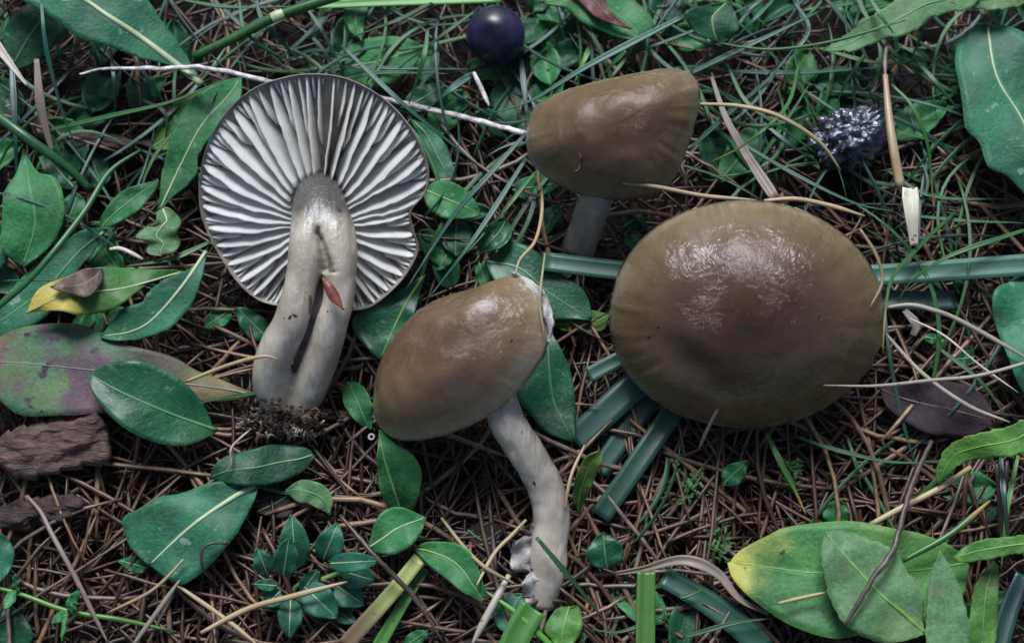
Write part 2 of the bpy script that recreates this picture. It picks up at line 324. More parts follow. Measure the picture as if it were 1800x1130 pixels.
GILL = simple('gill_white', (0.76, 0.72, 0.65), (0.88, 0.85, 0.79), 220, 0.5, 0.3, 0.0002, sss=0.35, sssr=(1, 0.8, 0.7))
_t = GILL.node_tree; _tr = _t.nodes.new('ShaderNodeBsdfTranslucent'); _tr.inputs[0].default_value = (0.8, 0.78, 0.76, 1); _mx = _t.nodes.new('ShaderNodeMixShader'); _mx.inputs[0].default_value = 0.35
_t.links.new(_t.nodes['Principled BSDF'].outputs[0], _mx.inputs[1]); _t.links.new(_tr.outputs[0], _mx.inputs[2]); _t.links.new(_mx.outputs[0], _t.nodes['Material Output'].inputs[0])
FLESH = simple('cap_flesh_grey', (0.13, 0.105, 0.085), (0.25, 0.215, 0.18), 260, 0.5, 0.4, 0.0003)
PALEFL = simple('flesh_pale', (0.22, 0.20, 0.185), (0.38, 0.355, 0.335), 300, 0.55, 0.7, 0.0005, coat=0.1, sss=0.3)

# ------------------------------------------------------------------ ground
def ground_h(x, y):
    return 0.0022 * nz(x * 38, y * 38, 1.3) + 0.0012 * nz(x * 120, y * 120, 4.1)
xs = np.concatenate([[-3, -1.2, -0.5, -0.28], np.linspace(-0.2, 0.2, 150), [0.28, 0.5, 1.2, 3]])
ys = np.concatenate([[-3, -1.2, -0.5, -0.26], np.linspace(-0.18, 0.2, 140), [0.28, 0.5, 1.2, 3]])
gv = [(x, y, -0.0035 + (ground_h(x, y) if max(abs(x), abs(y)) < 0.4 else 0)) for y in ys for x in xs]
g = obj('ground', mesh('ground', gv, grid_faces(len(xs), len(ys))), SOIL); tag(g, kind='structure')

# ------------------------------------------------------------------ builders
def leaf(name, label, L, Rr, mat, z=(0.8,), mid=None, fold=0.0, wave=0.05, teeth=None, vein='green', group=None, cat='leaf', nu=13, nv=34, thick=0.025, parent=None, vr=2.2, curl=0.0, part='blade', seed=None, rough=0.0, noveins=False, petiole=None):
    sd_ = seed if seed is not None else random.random() * 100
    if teeth: nv = max(nv, int(teeth[0] * 5) + 1)
    Lp, Rp = spline(L, nv), spline(Rr, nv); Mp = spline(mid, nv) if mid else (Lp + Rp) / 2
    Z = prof(z if len(z) > 1 else z[0], nv)
    if teeth:
        k, d = teeth; s = np.linspace(0, k, nv); saw = (s % 1.0); saw = saw * (0.75 + 0.25 * np.sin(s * 3.1)) - 0.4
        env = np.clip(np.minimum(np.linspace(0, 8, nv), np.linspace(8, 0, nv)), 0, 1)
        for E in (Lp, Rp):
            dd = E - Mp; ln = np.linalg.norm(dd, axis=1, keepdims=True) + 1e-6; E += dd / ln * (saw * env * d)[:, None] * np.clip(ln / 10, 0, 1)
    G = np.zeros((nv, nu, 3)); UV = np.zeros((nv, nu, 2)); U = np.linspace(-1, 1, nu)
    for i in range(nv):
        for j, u in enumerate(U):
            E = Rp[i] if u > 0 else Lp[i]; p = Mp[i] + (E - Mp[i]) * abs(u)
            hw = np.linalg.norm(E - Mp[i]) * 0.0098
            zz = Z[i] + fold * abs(u) ** 1.2 * hw + curl * max(0, abs(u) - 0.6) ** 2 * 6 * hw
            zz += wave * (nz(p[0] / 60 + sd_, p[1] / 60, sd_) * 1.1 + 0.22 * nz(p[0] / 16, p[1] / 16, sd_))
            zz += 0.03 * wave / 0.05 * abs(u) * math.sin(i / nv * 17 + sd_ + (2 if u > 0 else 0))
            if rough: bk = nz(p[0] / 110 + sd_, p[1] / 34 + p[0] / 150, sd_) + 0.4 * nz(p[0] / 30, p[1] / 14, sd_) + 1; ef = max(0, 1 - abs(u) ** 5) * min(1, i / 5, (nv - 1 - i) / 5); kk = bk * 3.5; fr_ = kk - math.floor(kk); zz += rough * ef * ((math.floor(kk) + min(1, fr_ / 0.35)) / 3.5 * 0.8 + 0.25 * bk)
            G[i, j] = P(p[0], p[1], max(zz, 0.12)); UV[i, j] = ((u + 1) / 2, i / (nv - 1))
    verts, faces, uv = sheet(G, UV, thick * CM)
    if parent is None:
        o0 = base_of(verts); root = empty(name, o0); tag(root, label, cat, group)
    else:
        root = parent; o0 = np.array(parent.location)
    M = LM[mat] if isinstance(mat, str) else mat
    b = obj(part, mesh(part, verts - o0, faces, uv), M, root)
    if not noveins:
        mp = G[:, nu // 2].copy(); mp[:, 2] += 0.00004
        r = np.linspace(1, 0.25, nv) * vr * 0.0098 * CM
        tv, tf, tu = tube_geo(mp[1:-1], r[1:-1], 6, 0.6); obj('midrib', mesh('midrib', tv - o0, tf, tu), VM[vein], b if parent else root)
    if petiole:
        pp = spline([P(*q) for q in petiole], 10); tv, tf, tu = tube_geo(pp, np.full(10, 3.2 * 0.0098 * CM), 7); obj('petiole', mesh('petiole', tv - o0, tf, tu), VM[vein], root)
    return root

def ell(base, tip, hw, asym=1.0, k=0.75):
    """outline of a simple oval leaf from base to tip"""
    b, t_ = np.array(base, float), np.array(tip, float); d = t_ - b; n = np.array([-d[1], d[0]]) / (np.linalg.norm(d) + 1e-9); L = [tuple(b)]; Rr = [tuple(b)]
    for s in (0.08, 0.22, 0.4, 0.6, 0.8, 0.94):
        wd = hw * (math.sin(math.pi * s ** k)) ** 0.7; L.append(tuple(b + d * s + n * wd * asym)); Rr.append(tuple(b + d * s - n * wd))
    return L + [tuple(t_)], Rr + [tuple(t_)]

def strip(name, label, pts, width, mat, z, group=None, cat='grass leaf', taper=(0.75, 1, 1, 0.9, 0.15), vf=0.35, n=22, parent=None, thick=0.018, twist=0.0, part=None):
    Q = spline(pts, n); Z = prof(z, n); Wd = prof([t * width / 2 for t in taper], n)
    C = np.array([P(q[0], q[1], zz) for q, zz in zip(Q, Z)])
    T = np.gradient(C, axis=0); T /= np.linalg.norm(T, axis=1, keepdims=True) + 1e-12
    S = np.cross(T, [0, 0, 1.0]); S /= np.linalg.norm(S, axis=1, keepdims=True) + 1e-12; N = np.cross(S, T)
    G = np.zeros((n, 5, 3)); UV = np.zeros((n, 5, 2))
    for i in range(n):
        a = twist * (i / n - 0.5); s_ = S[i] * math.cos(a) + N[i] * math.sin(a); n_ = -S[i] * math.sin(a) + N[i] * math.cos(a)
        for j, u in enumerate((-1, -0.5, 0, 0.5, 1)):
            wd = max(Wd[i], 0.3) * 0.0098 * CM; G[i, j] = C[i] + s_ * u * wd + n_ * (abs(u) - 0.5) * vf * wd; UV[i, j] = ((u + 1) / 2, i / (n - 1))
    verts, faces, uv = sheet(G, UV, thick * CM); M = BM[mat] if isinstance(mat, str) else mat
    if parent is not None: return obj(part or name, mesh(name, verts - np.array(parent.location), faces, uv), M, parent)
    o0 = base_of(verts); return tag(obj(name, mesh(name, verts - o0, faces, uv), M, None, o0), label, cat, group)

def rod(name, label, pts, width, mat, z, group=None, cat='needle', taper=(0.7, 1, 1, 1, 0.35), n=18, ns=7, wob=0.0, parent=None, flat=0.8, kink=0.0):
    Q = spline(pts, n); Z = prof(z, n); r = prof([t * width / 2 * 0.0098 * CM for t in taper], n)
    C = np.array([P(q[0], q[1], zz) for q, zz in zip(Q, Z)])
    if kink:
        for i in range(1, n - 1): C[i] += np.array([nz(i * 0.9, width, k) for k in (1.2, 5.3, 9.1)]) * kink * CM
    v, f, uv = tube_geo(C, np.maximum(r, 2e-5), ns, flat, wob, random.random() * 40); M = BM.get(mat) if isinstance(mat, str) else mat
    if parent is not None: return obj(name, mesh(name, v - np.array(parent.location), f, uv), M, parent)
    o0 = base_of(v); return tag(obj(name, mesh(name, v - o0, f, uv), M, None, o0), label, cat, group)

# ------------------------------------------------------------------ mushrooms
def cap_surface(rim, apex, p=2.2, q=0.85, nr=56, nphi=128, dents=(), lump=0.0, stri=0.0, seed=0.0, thick=0.22, umbo=0.0, reach=0.95):
    """dome between a rim curve in space and an apex; returns vertices of a closed cap with flesh"""
    rp = spline(np.vstack([rim, rim[:1]]), nphi + 1)[:nphi]; cen = rp.mean(0)
    nrm = np.zeros(3)
    for i in range(nphi): nrm += np.cross(rp[i] - cen, rp[(i + 1) % nphi] - cen)
    nrm /= np.linalg.norm(nrm)
    if nrm @ (apex - cen) < 0: nrm = -nrm
    h = (apex - cen) @ nrm; A0 = apex - nrm * h; rows = []; uv = []
    for i in range(nr):
        s = (i / (nr - 1)) ** 0.9
        f = (1 - s ** p) ** q + umbo * math.exp(-(s / 0.30) ** 2)
        for j in range(nphi):
            v = A0 + (rp[j] - A0) * s + nrm * h * f
            th = 2 * math.pi * j / nphi
            d = lump * nz(v[0] * 90 + seed, v[1] * 90, v[2] * 90 + seed) + 0.4 * lump * nz(v[0] * 260 + seed, v[1] * 260, v[2] * 260)
            d *= min(1, 3 * (1 - s) + 0.25)
            if stri: d += stri * max(0, s - 0.62) * nz(14 * math.cos(th) * 2 + seed, 14 * math.sin(th) * 2, s)
            if dents:
                px, py = proj(v)
                for dx, dy, dr, dd in dents: d -= dd * math.exp(-((px - dx) ** 2 + (py - dy) ** 2) / dr ** 2)
            rows.append(v + nrm * d * CM); uv.append((j / nphi, s))
    top = np.array(rows).reshape(nr, nphi, 3)
    # underside: roll in at the margin, then a shallower bowl
    und = []
    for k, (s, off) in enumerate(((0.992, 0.035), (0.965, 0.06), (0.9, 0.09), (0.75, 0.13), (0.5, thick), (0.2, thick), (0.02, thick))):
        idx = min(int(round((s ** (1 / 0.9)) * (nr - 1))), nr - 1)
        for j in range(nphi):
            v = A0 + (rp[j] - A0) * s + nrm * (h * ((1 - s ** p) ** q * 0.9) - off * CM * 1.0); und.append(v); uv.append((j / nphi, 1.0))
    V = np.vstack([top.reshape(-1, 3), np.array(und)])
    ntot = nr + 7; fl = grid_faces(nphi, ntot, 0, False, True)
    return V, fl, np.array(uv), nrm, A0, h, rp

def make_stipe(root, pts, rads, top_dark=0.0, wob=0.06, n=46, ns=28, seed=1.0, flat=0.95):
    C = spline(np.array(pts), n); r = prof(rads, n); v, f, uv = tube_geo(C, r, ns, flat, wob, seed)
    topv = np.repeat(np.clip(1 - np.linspace(0, 1, n) / 0.12, 0, 1) * top_dark, ns)
    return obj('stipe', mesh('stipe', v - np.array(root.location), f, uv, attr={'top': topv}), STIPE, root)

def hidden_gills(root, rp, A0, nrm, h, p, q, n=52):
    vs, fs = [], []
    for k in range(n):
        r = rp[int(k * len(rp) / n)]; d = r - A0; side = np.cross(nrm, d); side /= np.linalg.norm(side); b0 = len(vs)
        for s in (0.2, 0.4, 0.6, 0.78, 0.9):
            zt = h * (1 - s ** p) ** q * 0.72 - 0.0012; dep = 0.0042 * math.sin(math.pi * min(1, (1 - s) * 0.9 + 0.1)) + 0.0004
            for sd_ in (-1, 1):
                vs.append(A0 + d * s + nrm * zt + side * sd_ * 0.00025); vs.append(A0 + d * s + nrm * (zt - dep) + side * sd_ * 0.0001)
        for i in range(4):
            a = b0 + i * 4; c = a + 4
            fs += [(a, a + 1, c + 1, c), (a + 2, c + 2, c + 3, a + 3), (a + 1, a + 3, c + 3, c + 1), (a, c, c + 2, a + 2)]
    o = obj('gills', mesh('gills', np.array(vs) - np.array(root.location), fs), GILL, root); o['kind'] = 'stuff'

def mushroom(label, rim_px, apex_px, mat, foot, **kw):
    rim = np.array([P(*q) for q in rim_px]); apex = P(*apex_px); root = empty('mushroom', foot); tag(root, label, 'mushroom')
    V, f, uv, nrm, A0, h, rp = cap_surface(rim, apex, **kw); o = obj('cap', mesh('cap', V - foot, f, uv), mat, root)
    hidden_gills(root, rp, A0, nrm, h, kw['p'], kw['q']); return root, nrm, A0, h, o

# --- big round brown cap seen from above
rim4 = [(1311 + 243 * math.cos(a_) * (1 + 0.012 * math.sin(3 * a_ + 1)), 552 + 203 * math.sin(a_) * (1 + 0.012 * math.cos(2 * a_)), 1.65 - 0.92 * math.sin(a_)) for a_ in [R(d_) for d_ in range(0, 360, 15)]]
foot = P(1320, 640, 0.15)
big, nrm, A0, h, _ = mushroom('large round olive brown slimy cap with shiny wet highlights, beside a white straw sheath', rim4, (1312, 548, 3.05), CAPM, foot, p=2.5, q=0.72, umbo=0.07, lump=0.05, stri=0.25, seed=3.0,
    dents=[(1215, 640, 30, 0.10), (1245, 665, 32, 0.10), (1180, 615, 34, 0.08), (1280, 690, 32, 0.08), (1250, 470, 60, 0.05), (1400, 470, 60, -0.04), (1240, 410, 30, 0.03), (1345, 415, 30, 0.04)])
make_stipe(big, [A0 + nrm * h * 0.75, A0, (A0 + foot) / 2, foot], [0.0062, 0.0056, 0.0055, 0.006], seed=4)

# --- upper cap standing behind
rim2 = [(924, 245, 1.7), (934, 200, 1.75), (968, 172, 1.8), (1030, 150, 1.95), (1100, 134, 2.1), (1170, 122, 2.35), (1213, 128, 2.5), (1231, 160, 2.55), (1224, 210, 2.4), (1206, 268, 2.2), (1186, 312, 2.05), (1150, 343, 1.9), (1100, 351, 1.75), (1050, 349, 1.65), (1000, 336, 1.6), (952, 306, 1.6), (930, 280, 1.65)]
foot = P(1012, 452, 0.2)
m2, nrm, A0, h, _ = mushroom('tan brown cap with one sharp corner standing on a grey stipe near the dark berry', rim2, (1085, 215, 3.15), CAPT, foot, p=2.3, q=0.7, lump=0.10, stri=0.25, seed=8.0,
    dents=[(1130, 250, 55, 0.10), (1195, 165, 30, 0.06), (1060, 300, 45, -0.05), (1160, 300, 30, 0.05)])
make_stipe(m2, [A0 + nrm * h * 0.7, P(1052, 335, 1.5), P(1035, 385, 1.0), P(1012, 450, 0.25)], [0.0036, 0.0031, 0.0029, 0.003], seed=9)

# --- lower tilted cap with bent stipe
rim3 = [(903, 484, 2.45), (935, 492, 2.65), (962, 520, 2.75), (972, 562, 2.75), (962, 612, 2.68), (936, 658, 2.55), (892, 706, 2.35), (832, 746, 2.1), (762, 770, 1.8), (702, 774, 1.45), (668, 752, 1.15), (660, 712, 0.95), (668, 660, 0.85), (690, 610, 0.9), (718, 572, 1.05), (755, 541, 1.35), (800, 520, 1.7), (855, 503, 2.1)]
foot = P(955, 1062, 0.2)
m3, nrm, A0, h, _ = mushroom('tilted tan cap with torn pale edge on a curved grey stipe leaning over green leaves', rim3, (772, 605, 2.95), CAPT, foot, p=2.4, q=0.8, lump=0.07, stri=0.15, seed=5.0,
    dents=[(905, 520, 26, 0.07), (850, 575, 36, 0.06), (735, 640, 40, 0.05), (780, 690, 50, -0.05), (820, 560, 26, -0.04)])
make_stipe(m3, [A0 + nrm * h * 0.45, P(866, 680, 2.05), P(893, 745, 1.75), P(925, 795, 1.45), P(955, 848, 1.1), P(969, 905, 0.85), P(966, 960, 0.7), P(962, 1015, 0.6), P(953, 1068, 0.45)],
    [0.0030, 0.0029, 0.00295, 0.003, 0.003, 0.0031, 0.0031, 0.003, 0.0019], seed=14, wob=0.09, n=60)
# torn pale flesh along the cap's upper edge, and the flap peeled off the stipe
leaf('', '', [(899, 482), (925, 487), (950, 505), (966, 530), (972, 565), (967, 600)], [(899, 482), (920, 500), (938, 516), (953, 540), (961, 570), (967, 600)], PALEFL, z=(2.6, 2.78, 2.88, 2.92, 2.9, 2.82), parent=m3, part='torn_edge', noveins=True, wave=0.07, thick=0.05, teeth=(7, 3))
leaf('', '', [(940, 925), (915, 945), (899, 970), (900, 1000), (935, 1008)], [(940, 925), (945, 950), (942, 970), (945, 990), (935, 1008)], PALEFL, z=(0.85, 0.75, 0.7, 0.6), parent=m3, part='peeled_flap', noveins=True, wave=0.16, thick=0.07, teeth=(6, 4))
leaf('', '', [(938, 1000), (920, 1020), (921, 1050), (940, 1082)], [(938, 1000), (950, 1025), (957, 1055), (940, 1082)], PALEFL, z=(0.75, 0.75, 0.6, 0.5), parent=m3, part='peeled_flap', noveins=True, wave=0.12, thick=0.07, teeth=(5, 3))

# --- upturned mushroom showing its gills
N1T = R(26)                                             # gill face leans back, facing up and towards the viewer
n1 = np.array([-0.04, -math.sin(N1T), math.cos(N1T)]); n1 /= np.linalg.norm(n1)
C1 = P(556, 352, 1.75)
def onplane(px, py, off=0.0):
    x = (px - 900) / 1800 * SENS / FOC; y = -(py - 565) / 1800 * SENS / FOC; d = np.array([x, y * ct + st, y * st - ct]); return CAMP + d * (((C1 + n1 * off * CM - CAMP) @ n1) / (d @ n1))
rim1px = [(349, 322), (362, 262), (392, 206), (440, 160), (500, 137), (556, 131), (612, 140), (668, 170), (712, 212), (740, 258), (753, 300), (748, 338), (722, 372), (728, 410), (735, 440), (712, 485), (676, 522), (640, 543), (585, 545), (530, 540), (470, 533), (430, 508), (392, 460), (366, 412), (352, 368)]
rim1 = np.array([onplane(*q) for q in rim1px]); foot1 = P(505, 755, 0.15)
m1 = empty('mushroom', foot1); tag(m1, 'upturned mushroom showing broad whitish gills and a split hollow ivory stipe', 'mushroom')
NPH = 240; rp1 = spline(np.vstack([rim1, rim1[:1]]), NPH + 1)[:NPH]
for j in range(NPH): rp1[j] += n1 * CM * (0.09 * nz(math.cos(j / NPH * 6.28) * 2, math.sin(j / NPH * 6.28) * 2, 3))
def under(s): return -0.50 * (1 - s ** 1.8) ** 0.8      # flesh surface below the gill face (cm)
def gedge(s): return 0.055 * math.sin(math.pi * min(1, s)) + 0.02 - 0.02 * s + 0.16 * max(0, 0.34 - s)
rows, uv = [], []
prs = [(0.03, 'u'), (0.3, 'u'), (0.55, 'u'), (0.75, 'u'), (0.9, 'u'), (0.965, 'u'), (0.99, 'u'), (1.0, 'r'), (1.006, 'o1'), (0.99, 'o2'), (0.93, 'o'), (0.8, 'o'), (0.6, 'o'), (0.35, 'o'), (0.05, 'o')]
for s, k in prs:
    for j in range(NPH):
        off = under(min(s, 1)) if k == 'u' else {'r': 0.02, 'o1': -0.05, 'o2': -0.12}.get(k, -1.15 * (1 - s ** 2.2) ** 0.7 - 0.12)
        rows.append(C1 + (rp1[j] - C1) * s + n1 * off * CM); uv.append((j / NPH, 0.9 if k != 'u' else 1.0))
cm1 = mesh('cap', np.array(rows) - foot1, grid_faces(NPH, len(prs), 0, False, True), np.array(uv))
cap1 = obj('cap', cm1, FLESH, m1); cm1.materials.append(CAPM)
cm1.polygons.foreach_set('material_index', [1 if (i // NPH) >= 9 else 0 for i in range(NPH * (len(prs) - 1))])
sdir = -YC + (YC @ n1) * n1; sdir /= np.linalg.norm(sdir)
gc = onplane(560, 348)                                  # gills run to the stipe top
NF = 35
def gill(ph, s0, s1, amp, hs, seed):
    j = ph * NPH; j0 = int(j) % NPH; fr = j - int(j); rim = rp1[j0] * (1 - fr) + rp1[(j0 + 1) % NPH] * fr
    d = rim - gc; side = np.cross(n1, d); ln = np.linalg.norm(side); side /= ln; ns_ = 15 if s0 < 0.6 else 9; V = []; rr = 4
    for i in range(ns_):
        s = s0 + (s1 - s0) * i / (ns_ - 1); tt = (s - s0) / (s1 - s0)
        wav = (nz(s * 4 + seed, ph * 30, seed) * amp + 0.35 * amp * nz(s * 15 + seed, seed)) * math.sin(math.pi * min(1, tt * 1.1 + 0.08)) ** 0.5
        lo = under(min(s, 0.995)) - 0.03; hi = gedge(s) + 0.02 * nz(s * 9, seed, 4.4) + 0.008 * nz(s * 40, seed)
        grow = min(1, (s - s0) / 0.14) ** 0.7 if s0 > 0.3 else 1
        end = min(1, (1.0 - s) / 0.05 + 0.08); hi = lo + (hi - lo) * hs * grow * (0.35 + 0.65 * end if s > 0.93 else 1)
        for k in range(rr):
            f = k / (rr - 1); hgt = lo + (hi - lo) * f; th = (0.026 - 0.013 * f) * min(1, 0.55 + s)
            c = gc + d * s + n1 * hgt * CM + side * (wav * f + (side @ sdir) * 0.72 * (hi - lo) * f ** 1.3) * CM
            V.append(c + side * th * CM); V.append(c - side * th * CM)
    F = []; st_ = rr * 2
    for i in range(ns_ - 1):
        for k in range(rr - 1):
            a = i * st_ + k * 2; F.append((a, a + 2, a + 2 + st_, a + st_)); F.append((a + 1, a + 1 + st_, a + 3 + st_, a + 3))
        a = i * st_ + (rr - 1) * 2; F.append((a, a + 1, a + 1 + st_, a + st_))
    for e in (0, (ns_ - 1) * st_):
        for k in range(rr - 1): a = e + k * 2; F.append((a, a + 1, a + 3, a + 2))
    obj('gill', mesh('gill', np.array(V) - foot1, F), GILL, m1)
rg = random.Random(3)
for k in range(NF):
    ph = (k + rg.uniform(-0.16, 0.16)) / NF; gill(ph, 0.17, 0.992 - rg.random() * 0.02, 0.05, 1.0, k * 1.7)
    gill(ph + (0.5 + rg.uniform(-0.08, 0.08)) / NF, rg.choice((0.40, 0.5, 0.58, 0.64)), 0.985, 0.04, 0.72, k * 2.3 + 50)
    for q in (0.25, 0.75):
        if rg.random() < 0.8: gill(ph + (q + rg.uniform(-0.05, 0.05)) / NF, rg.uniform(0.78, 0.9), 0.985, 0.025, 0.6, k * 3.1 + 90 + q)
# stipe: two strands that part below the top and join again at the foot, fused into one surface
def strand(pts, rads, n=40, wob=0.05, seed=0.0): return tube_geo(spline(np.array([P(*p) for p in pts]), n), prof([x * 0.0098 * CM for x in rads], n), 20, 1.0, wob, seed)
parts = [strand([(562, 338, 1.5), (556, 362, 1.85), (546, 410, 2.15), (537, 460, 2.15), (522, 527, 2.0), (511, 565, 1.85), (492, 605, 1.6), (479, 642, 1.35), (482, 688, 1.0), (503, 730, 0.7)], [40, 40, 37, 32, 28, 29, 32, 33, 33, 25], seed=1),
         strand([(562, 338, 1.5), (568, 362, 1.85), (588, 410, 2.15), (597, 460, 2.15), (595, 527, 1.95), (584, 565, 1.8), (573, 605, 1.55), (559, 642, 1.3), (540, 690, 0.95), (521, 732, 0.7)], [40, 40, 37, 32, 27, 27, 29, 31, 31, 24], seed=5),
         strand([(562, 342, 1.6), (562, 385, 1.98), (567, 430, 2.1)], [44, 47, 36], seed=9),
         strand([(488, 690, 0.95), (508, 715, 0.75), (530, 712, 0.8)], [24, 30, 22], seed=7)]
vv, ff = [], []
for v, f, _ in parts: o_ = len(vv); vv += list(v); ff += [tuple(o_ + i for i in q) for q in f]
# hollow wall at the back of the split
tm = bpy.data.meshes.new('stipe_tmp'); tm.from_pydata([tuple(np.array(v) - foot1) for v in vv], [], ff); to = bpy.data.objects.new('stipe_tmp', tm); col.objects.link(to)
rm = to.modifiers.new('r', 'REMESH'); rm.mode = 'VOXEL'; rm.voxel_size = 0.00034; sm = to.modifiers.new('s', 'SMOOTH'); sm.iterations = 6; sm.factor = 0.5
dg = bpy.context.evaluated_depsgraph_get(); sme = bpy.data.meshes.new_from_object(to.evaluated_get(dg)); sme.name = 'stipe'; bpy.data.objects.remove(to)
nvv = len(sme.vertices); co = np.zeros(nvv * 3); sme.vertices.foreach_get('co', co); co = co.reshape(-1, 3) + foot1
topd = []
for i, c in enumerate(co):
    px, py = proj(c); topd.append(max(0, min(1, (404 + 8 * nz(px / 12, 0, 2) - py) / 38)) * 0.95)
    q = (px - (556 + (py - 400) * 0.28 + 3 * nz(py / 9, 1, 1)))           # the dark crack where the strands begin to part
    if 395 < py < 480: co[i] -= ZC * 0.0022 * math.exp(-(q / (3.5 + (py - 395) * 0.06)) ** 2) * min(1, (py - 395) / 15)
sme.vertices.foreach_set('co', (co - foot1).ravel()); sme.polygons.foreach_set('use_smooth', [True] * len(sme.polygons))
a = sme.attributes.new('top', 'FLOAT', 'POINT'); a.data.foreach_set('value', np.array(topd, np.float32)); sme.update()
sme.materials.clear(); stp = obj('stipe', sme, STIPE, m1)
leaf('', '', [(572, 455), (548, 500), (535, 570), (515, 640), (515, 690)], [(572, 455), (592, 500), (585, 570), (560, 640), (515, 690)], PALEFL, z=(2.0, 1.8, 1.55, 1.2, 0.85), parent=m1, part='hollow_wall', noveins=True, wave=0.07, thick=0.05)
# foot: soil clump and root threads
cl = []; 
bmv, bmf = [], []
for k in range(1300):
    px, py = 502 + random.gauss(0, 26), 748 + random.gauss(0, 14); zz = max(0.2, 0.98 + random.gauss(0, 0.16) - (py - 715) * 0.010); c = P(px, py, zz); r = random.uniform(0.0002, 0.0009); b0 = len(bmv)
    for d in ((1, 0, 0), (-1, 0, 0), (0, 1, 0), (0, -1, 0), (0, 0, 1), (0, 0, -1)): bmv.append(c - foot1 + np.array(d) * r * np.array([random.uniform(.5, 1.3) for _ in range(3)]))
    for t3 in ((0, 2, 4), (2, 1, 4), (1, 3, 4), (3, 0, 4), (2, 0, 5), (1, 2, 5), (3, 1, 5), (0, 3, 5)): bmf.append(tuple(b0 + i for i in t3))
for k in range(70):
    px, py = 474 + random.gauss(0, 13), 697 + random.gauss(0, 17); c = P(px, py, 1.27 + random.gauss(0, 0.03) - abs(px - 484) * 0.005); r = random.uniform(0.0002, 0.0006); b0 = len(bmv)
    for d in ((1, 0, 0), (-1, 0, 0), (0, 1, 0), (0, -1, 0), (0, 0, 1), (0, 0, -1)): bmv.append(c - foot1 + np.array(d) * r * np.array([random.uniform(.5, 1.3) for _ in range(3)]))
    for t3 in ((0, 2, 4), (2, 1, 4), (1, 3, 4), (3, 0, 4), (2, 0, 5), (1, 2, 5), (3, 1, 5), (0, 3, 5)): bmf.append(tuple(b0 + i for i in t3))
o = obj('soil_crumbs', mesh('soil_crumbs', bmv, bmf, smooth=False), CLUMP, stp); o['kind'] = 'stuff'
vs, fs = [], []
for k in range(240):
    px, py = 502 + random.gauss(0, 26), 738 + random.gauss(0, 12); a = random.uniform(0.2, 2.9); l = random.uniform(12, 42); q0 = P(px, py, 0.95); q1 = P(px + math.cos(a) * l * .6 + random.gauss(0, 6), py + math.sin(a) * l * .5, 0.8); q2 = P(px + math.cos(a) * l, py + math.sin(a) * l, 0.3)
    v, f, _ = tube_geo(spline([q0, q1, q2], 6), np.linspace(0.0002, 0.00008, 6), 4); o_ = len(vs); vs += list(v - foot1); fs += [tuple(o_ + i for i in q) for q in f]
o = obj('root_hairs', mesh('root_hairs', vs, fs), ROOTM, stp); o['kind'] = 'stuff'
# specks that lie on the mushrooms
leaf('seed_scale', 'small reddish brown seed scale stuck on the split stipe', [(567, 487), (569, 505), (580, 527), (604, 545)], [(567, 487), (585, 500), (598, 522), (604, 545)], SEED, z=(2.5, 2.5, 2.42), noveins=True, cat='seed scale', fold=-0.3, thick=0.03, wave=0.01, nv=12, nu=7)
rod('plant_crumb', 'short dark crumb sticking to the inner edge of the split stipe', [(545, 517), (546, 535), (544, 552)], 6, TWIG, (2.3, 2.25, 2.2), cat='debris')

# ------------------------------------------------------------------ berry
def berry():
    c = P(871, 62, 1.0); n, m = 32, 24; r = 0.0053; V, F, uv = [], [], []
    ax = Vector((0.25, 0.45, -0.85)).normalized(); q = ax.to_track_quat('Z', 'Y')
    for i in range(m):
        th = math.pi * i / (m - 1)
        for k in range(n):
            ph = 2 * math.pi * k / n; rr = r * (1 - 0.10 * math.exp(-((math.pi - th) / 0.3) ** 2) - 0.14 * math.exp(-(th / 0.32) ** 2)) * (1 + 0.015 * nz(3 * math.sin(th) * math.cos(ph), 3 * math.sin(th) * math.sin(ph), 3 * math.cos(th)))
            v = q @ Vector((rr * math.sin(th) * math.cos(ph), rr * math.sin(th) * math.sin(ph), rr * 0.96 * math.cos(th))); V.append(np.array(v)); uv.append((k / n, i / (m - 1)))
    t = NT('berry_skin'); tc = t.n('TexCoord'); n1_ = t.noise(130, 4, tc.outputs['Object']); n2_ = t.noise(900, 3, tc.outputs['Object']); f = t.math('MULTIPLY', t.step(n1_, 0.3, 0.7), t.math('ADD', 0.4, t.math('MULTIPLY', n2_, 0.6)))
    t.l(t.mix(f, (0.0035, 0.003, 0.010), (0.018, 0.018, 0.075)), t.b.inputs[0]); t.l(t.math('ADD', 0.34, t.math('MULTIPLY', f, 0.25)), t.b.inputs['Roughness']); t.b.inputs['Sheen Weight'].default_value = 0.05; t.b.inputs['Sheen Tint'].default_value = (0.4, 0.45, 1, 1); t.l(t.bump(n2_, 0.15, 0.0002), t.b.inputs['Normal'])
    root = empty('berry', c - np.array([0, 0, r])); tag(root, 'round blue black berry resting in the grass', 'berry')
    off = np.array([0, 0, r]); obj('skin', mesh('skin', np.array(V) + off, grid_faces(n, m, 0, True, True), uv), t.m, root)
    cv, cf = [], []
    for k in range(30):
        a = 2 * math.pi * k / 30; top = 0.0009 if k % 6 < 3 else 0.0002
        for rr, zz in ((0.0014, r * 0.80), (0.0017, r * 0.86 + top), (0.0019, r * 0.84)): cv.append(np.array(q @ Vector((rr * math.cos(a), rr * math.sin(a), zz))) + off)
    for k in range(30):
        a, b = k * 3, ((k + 1) % 30) * 3; cf += [(a, b, b + 1, a + 1), (a + 1, b + 1, b + 2, a + 2)]
    obj('calyx', mesh('calyx', cv, cf), TWIG, root)
berry()

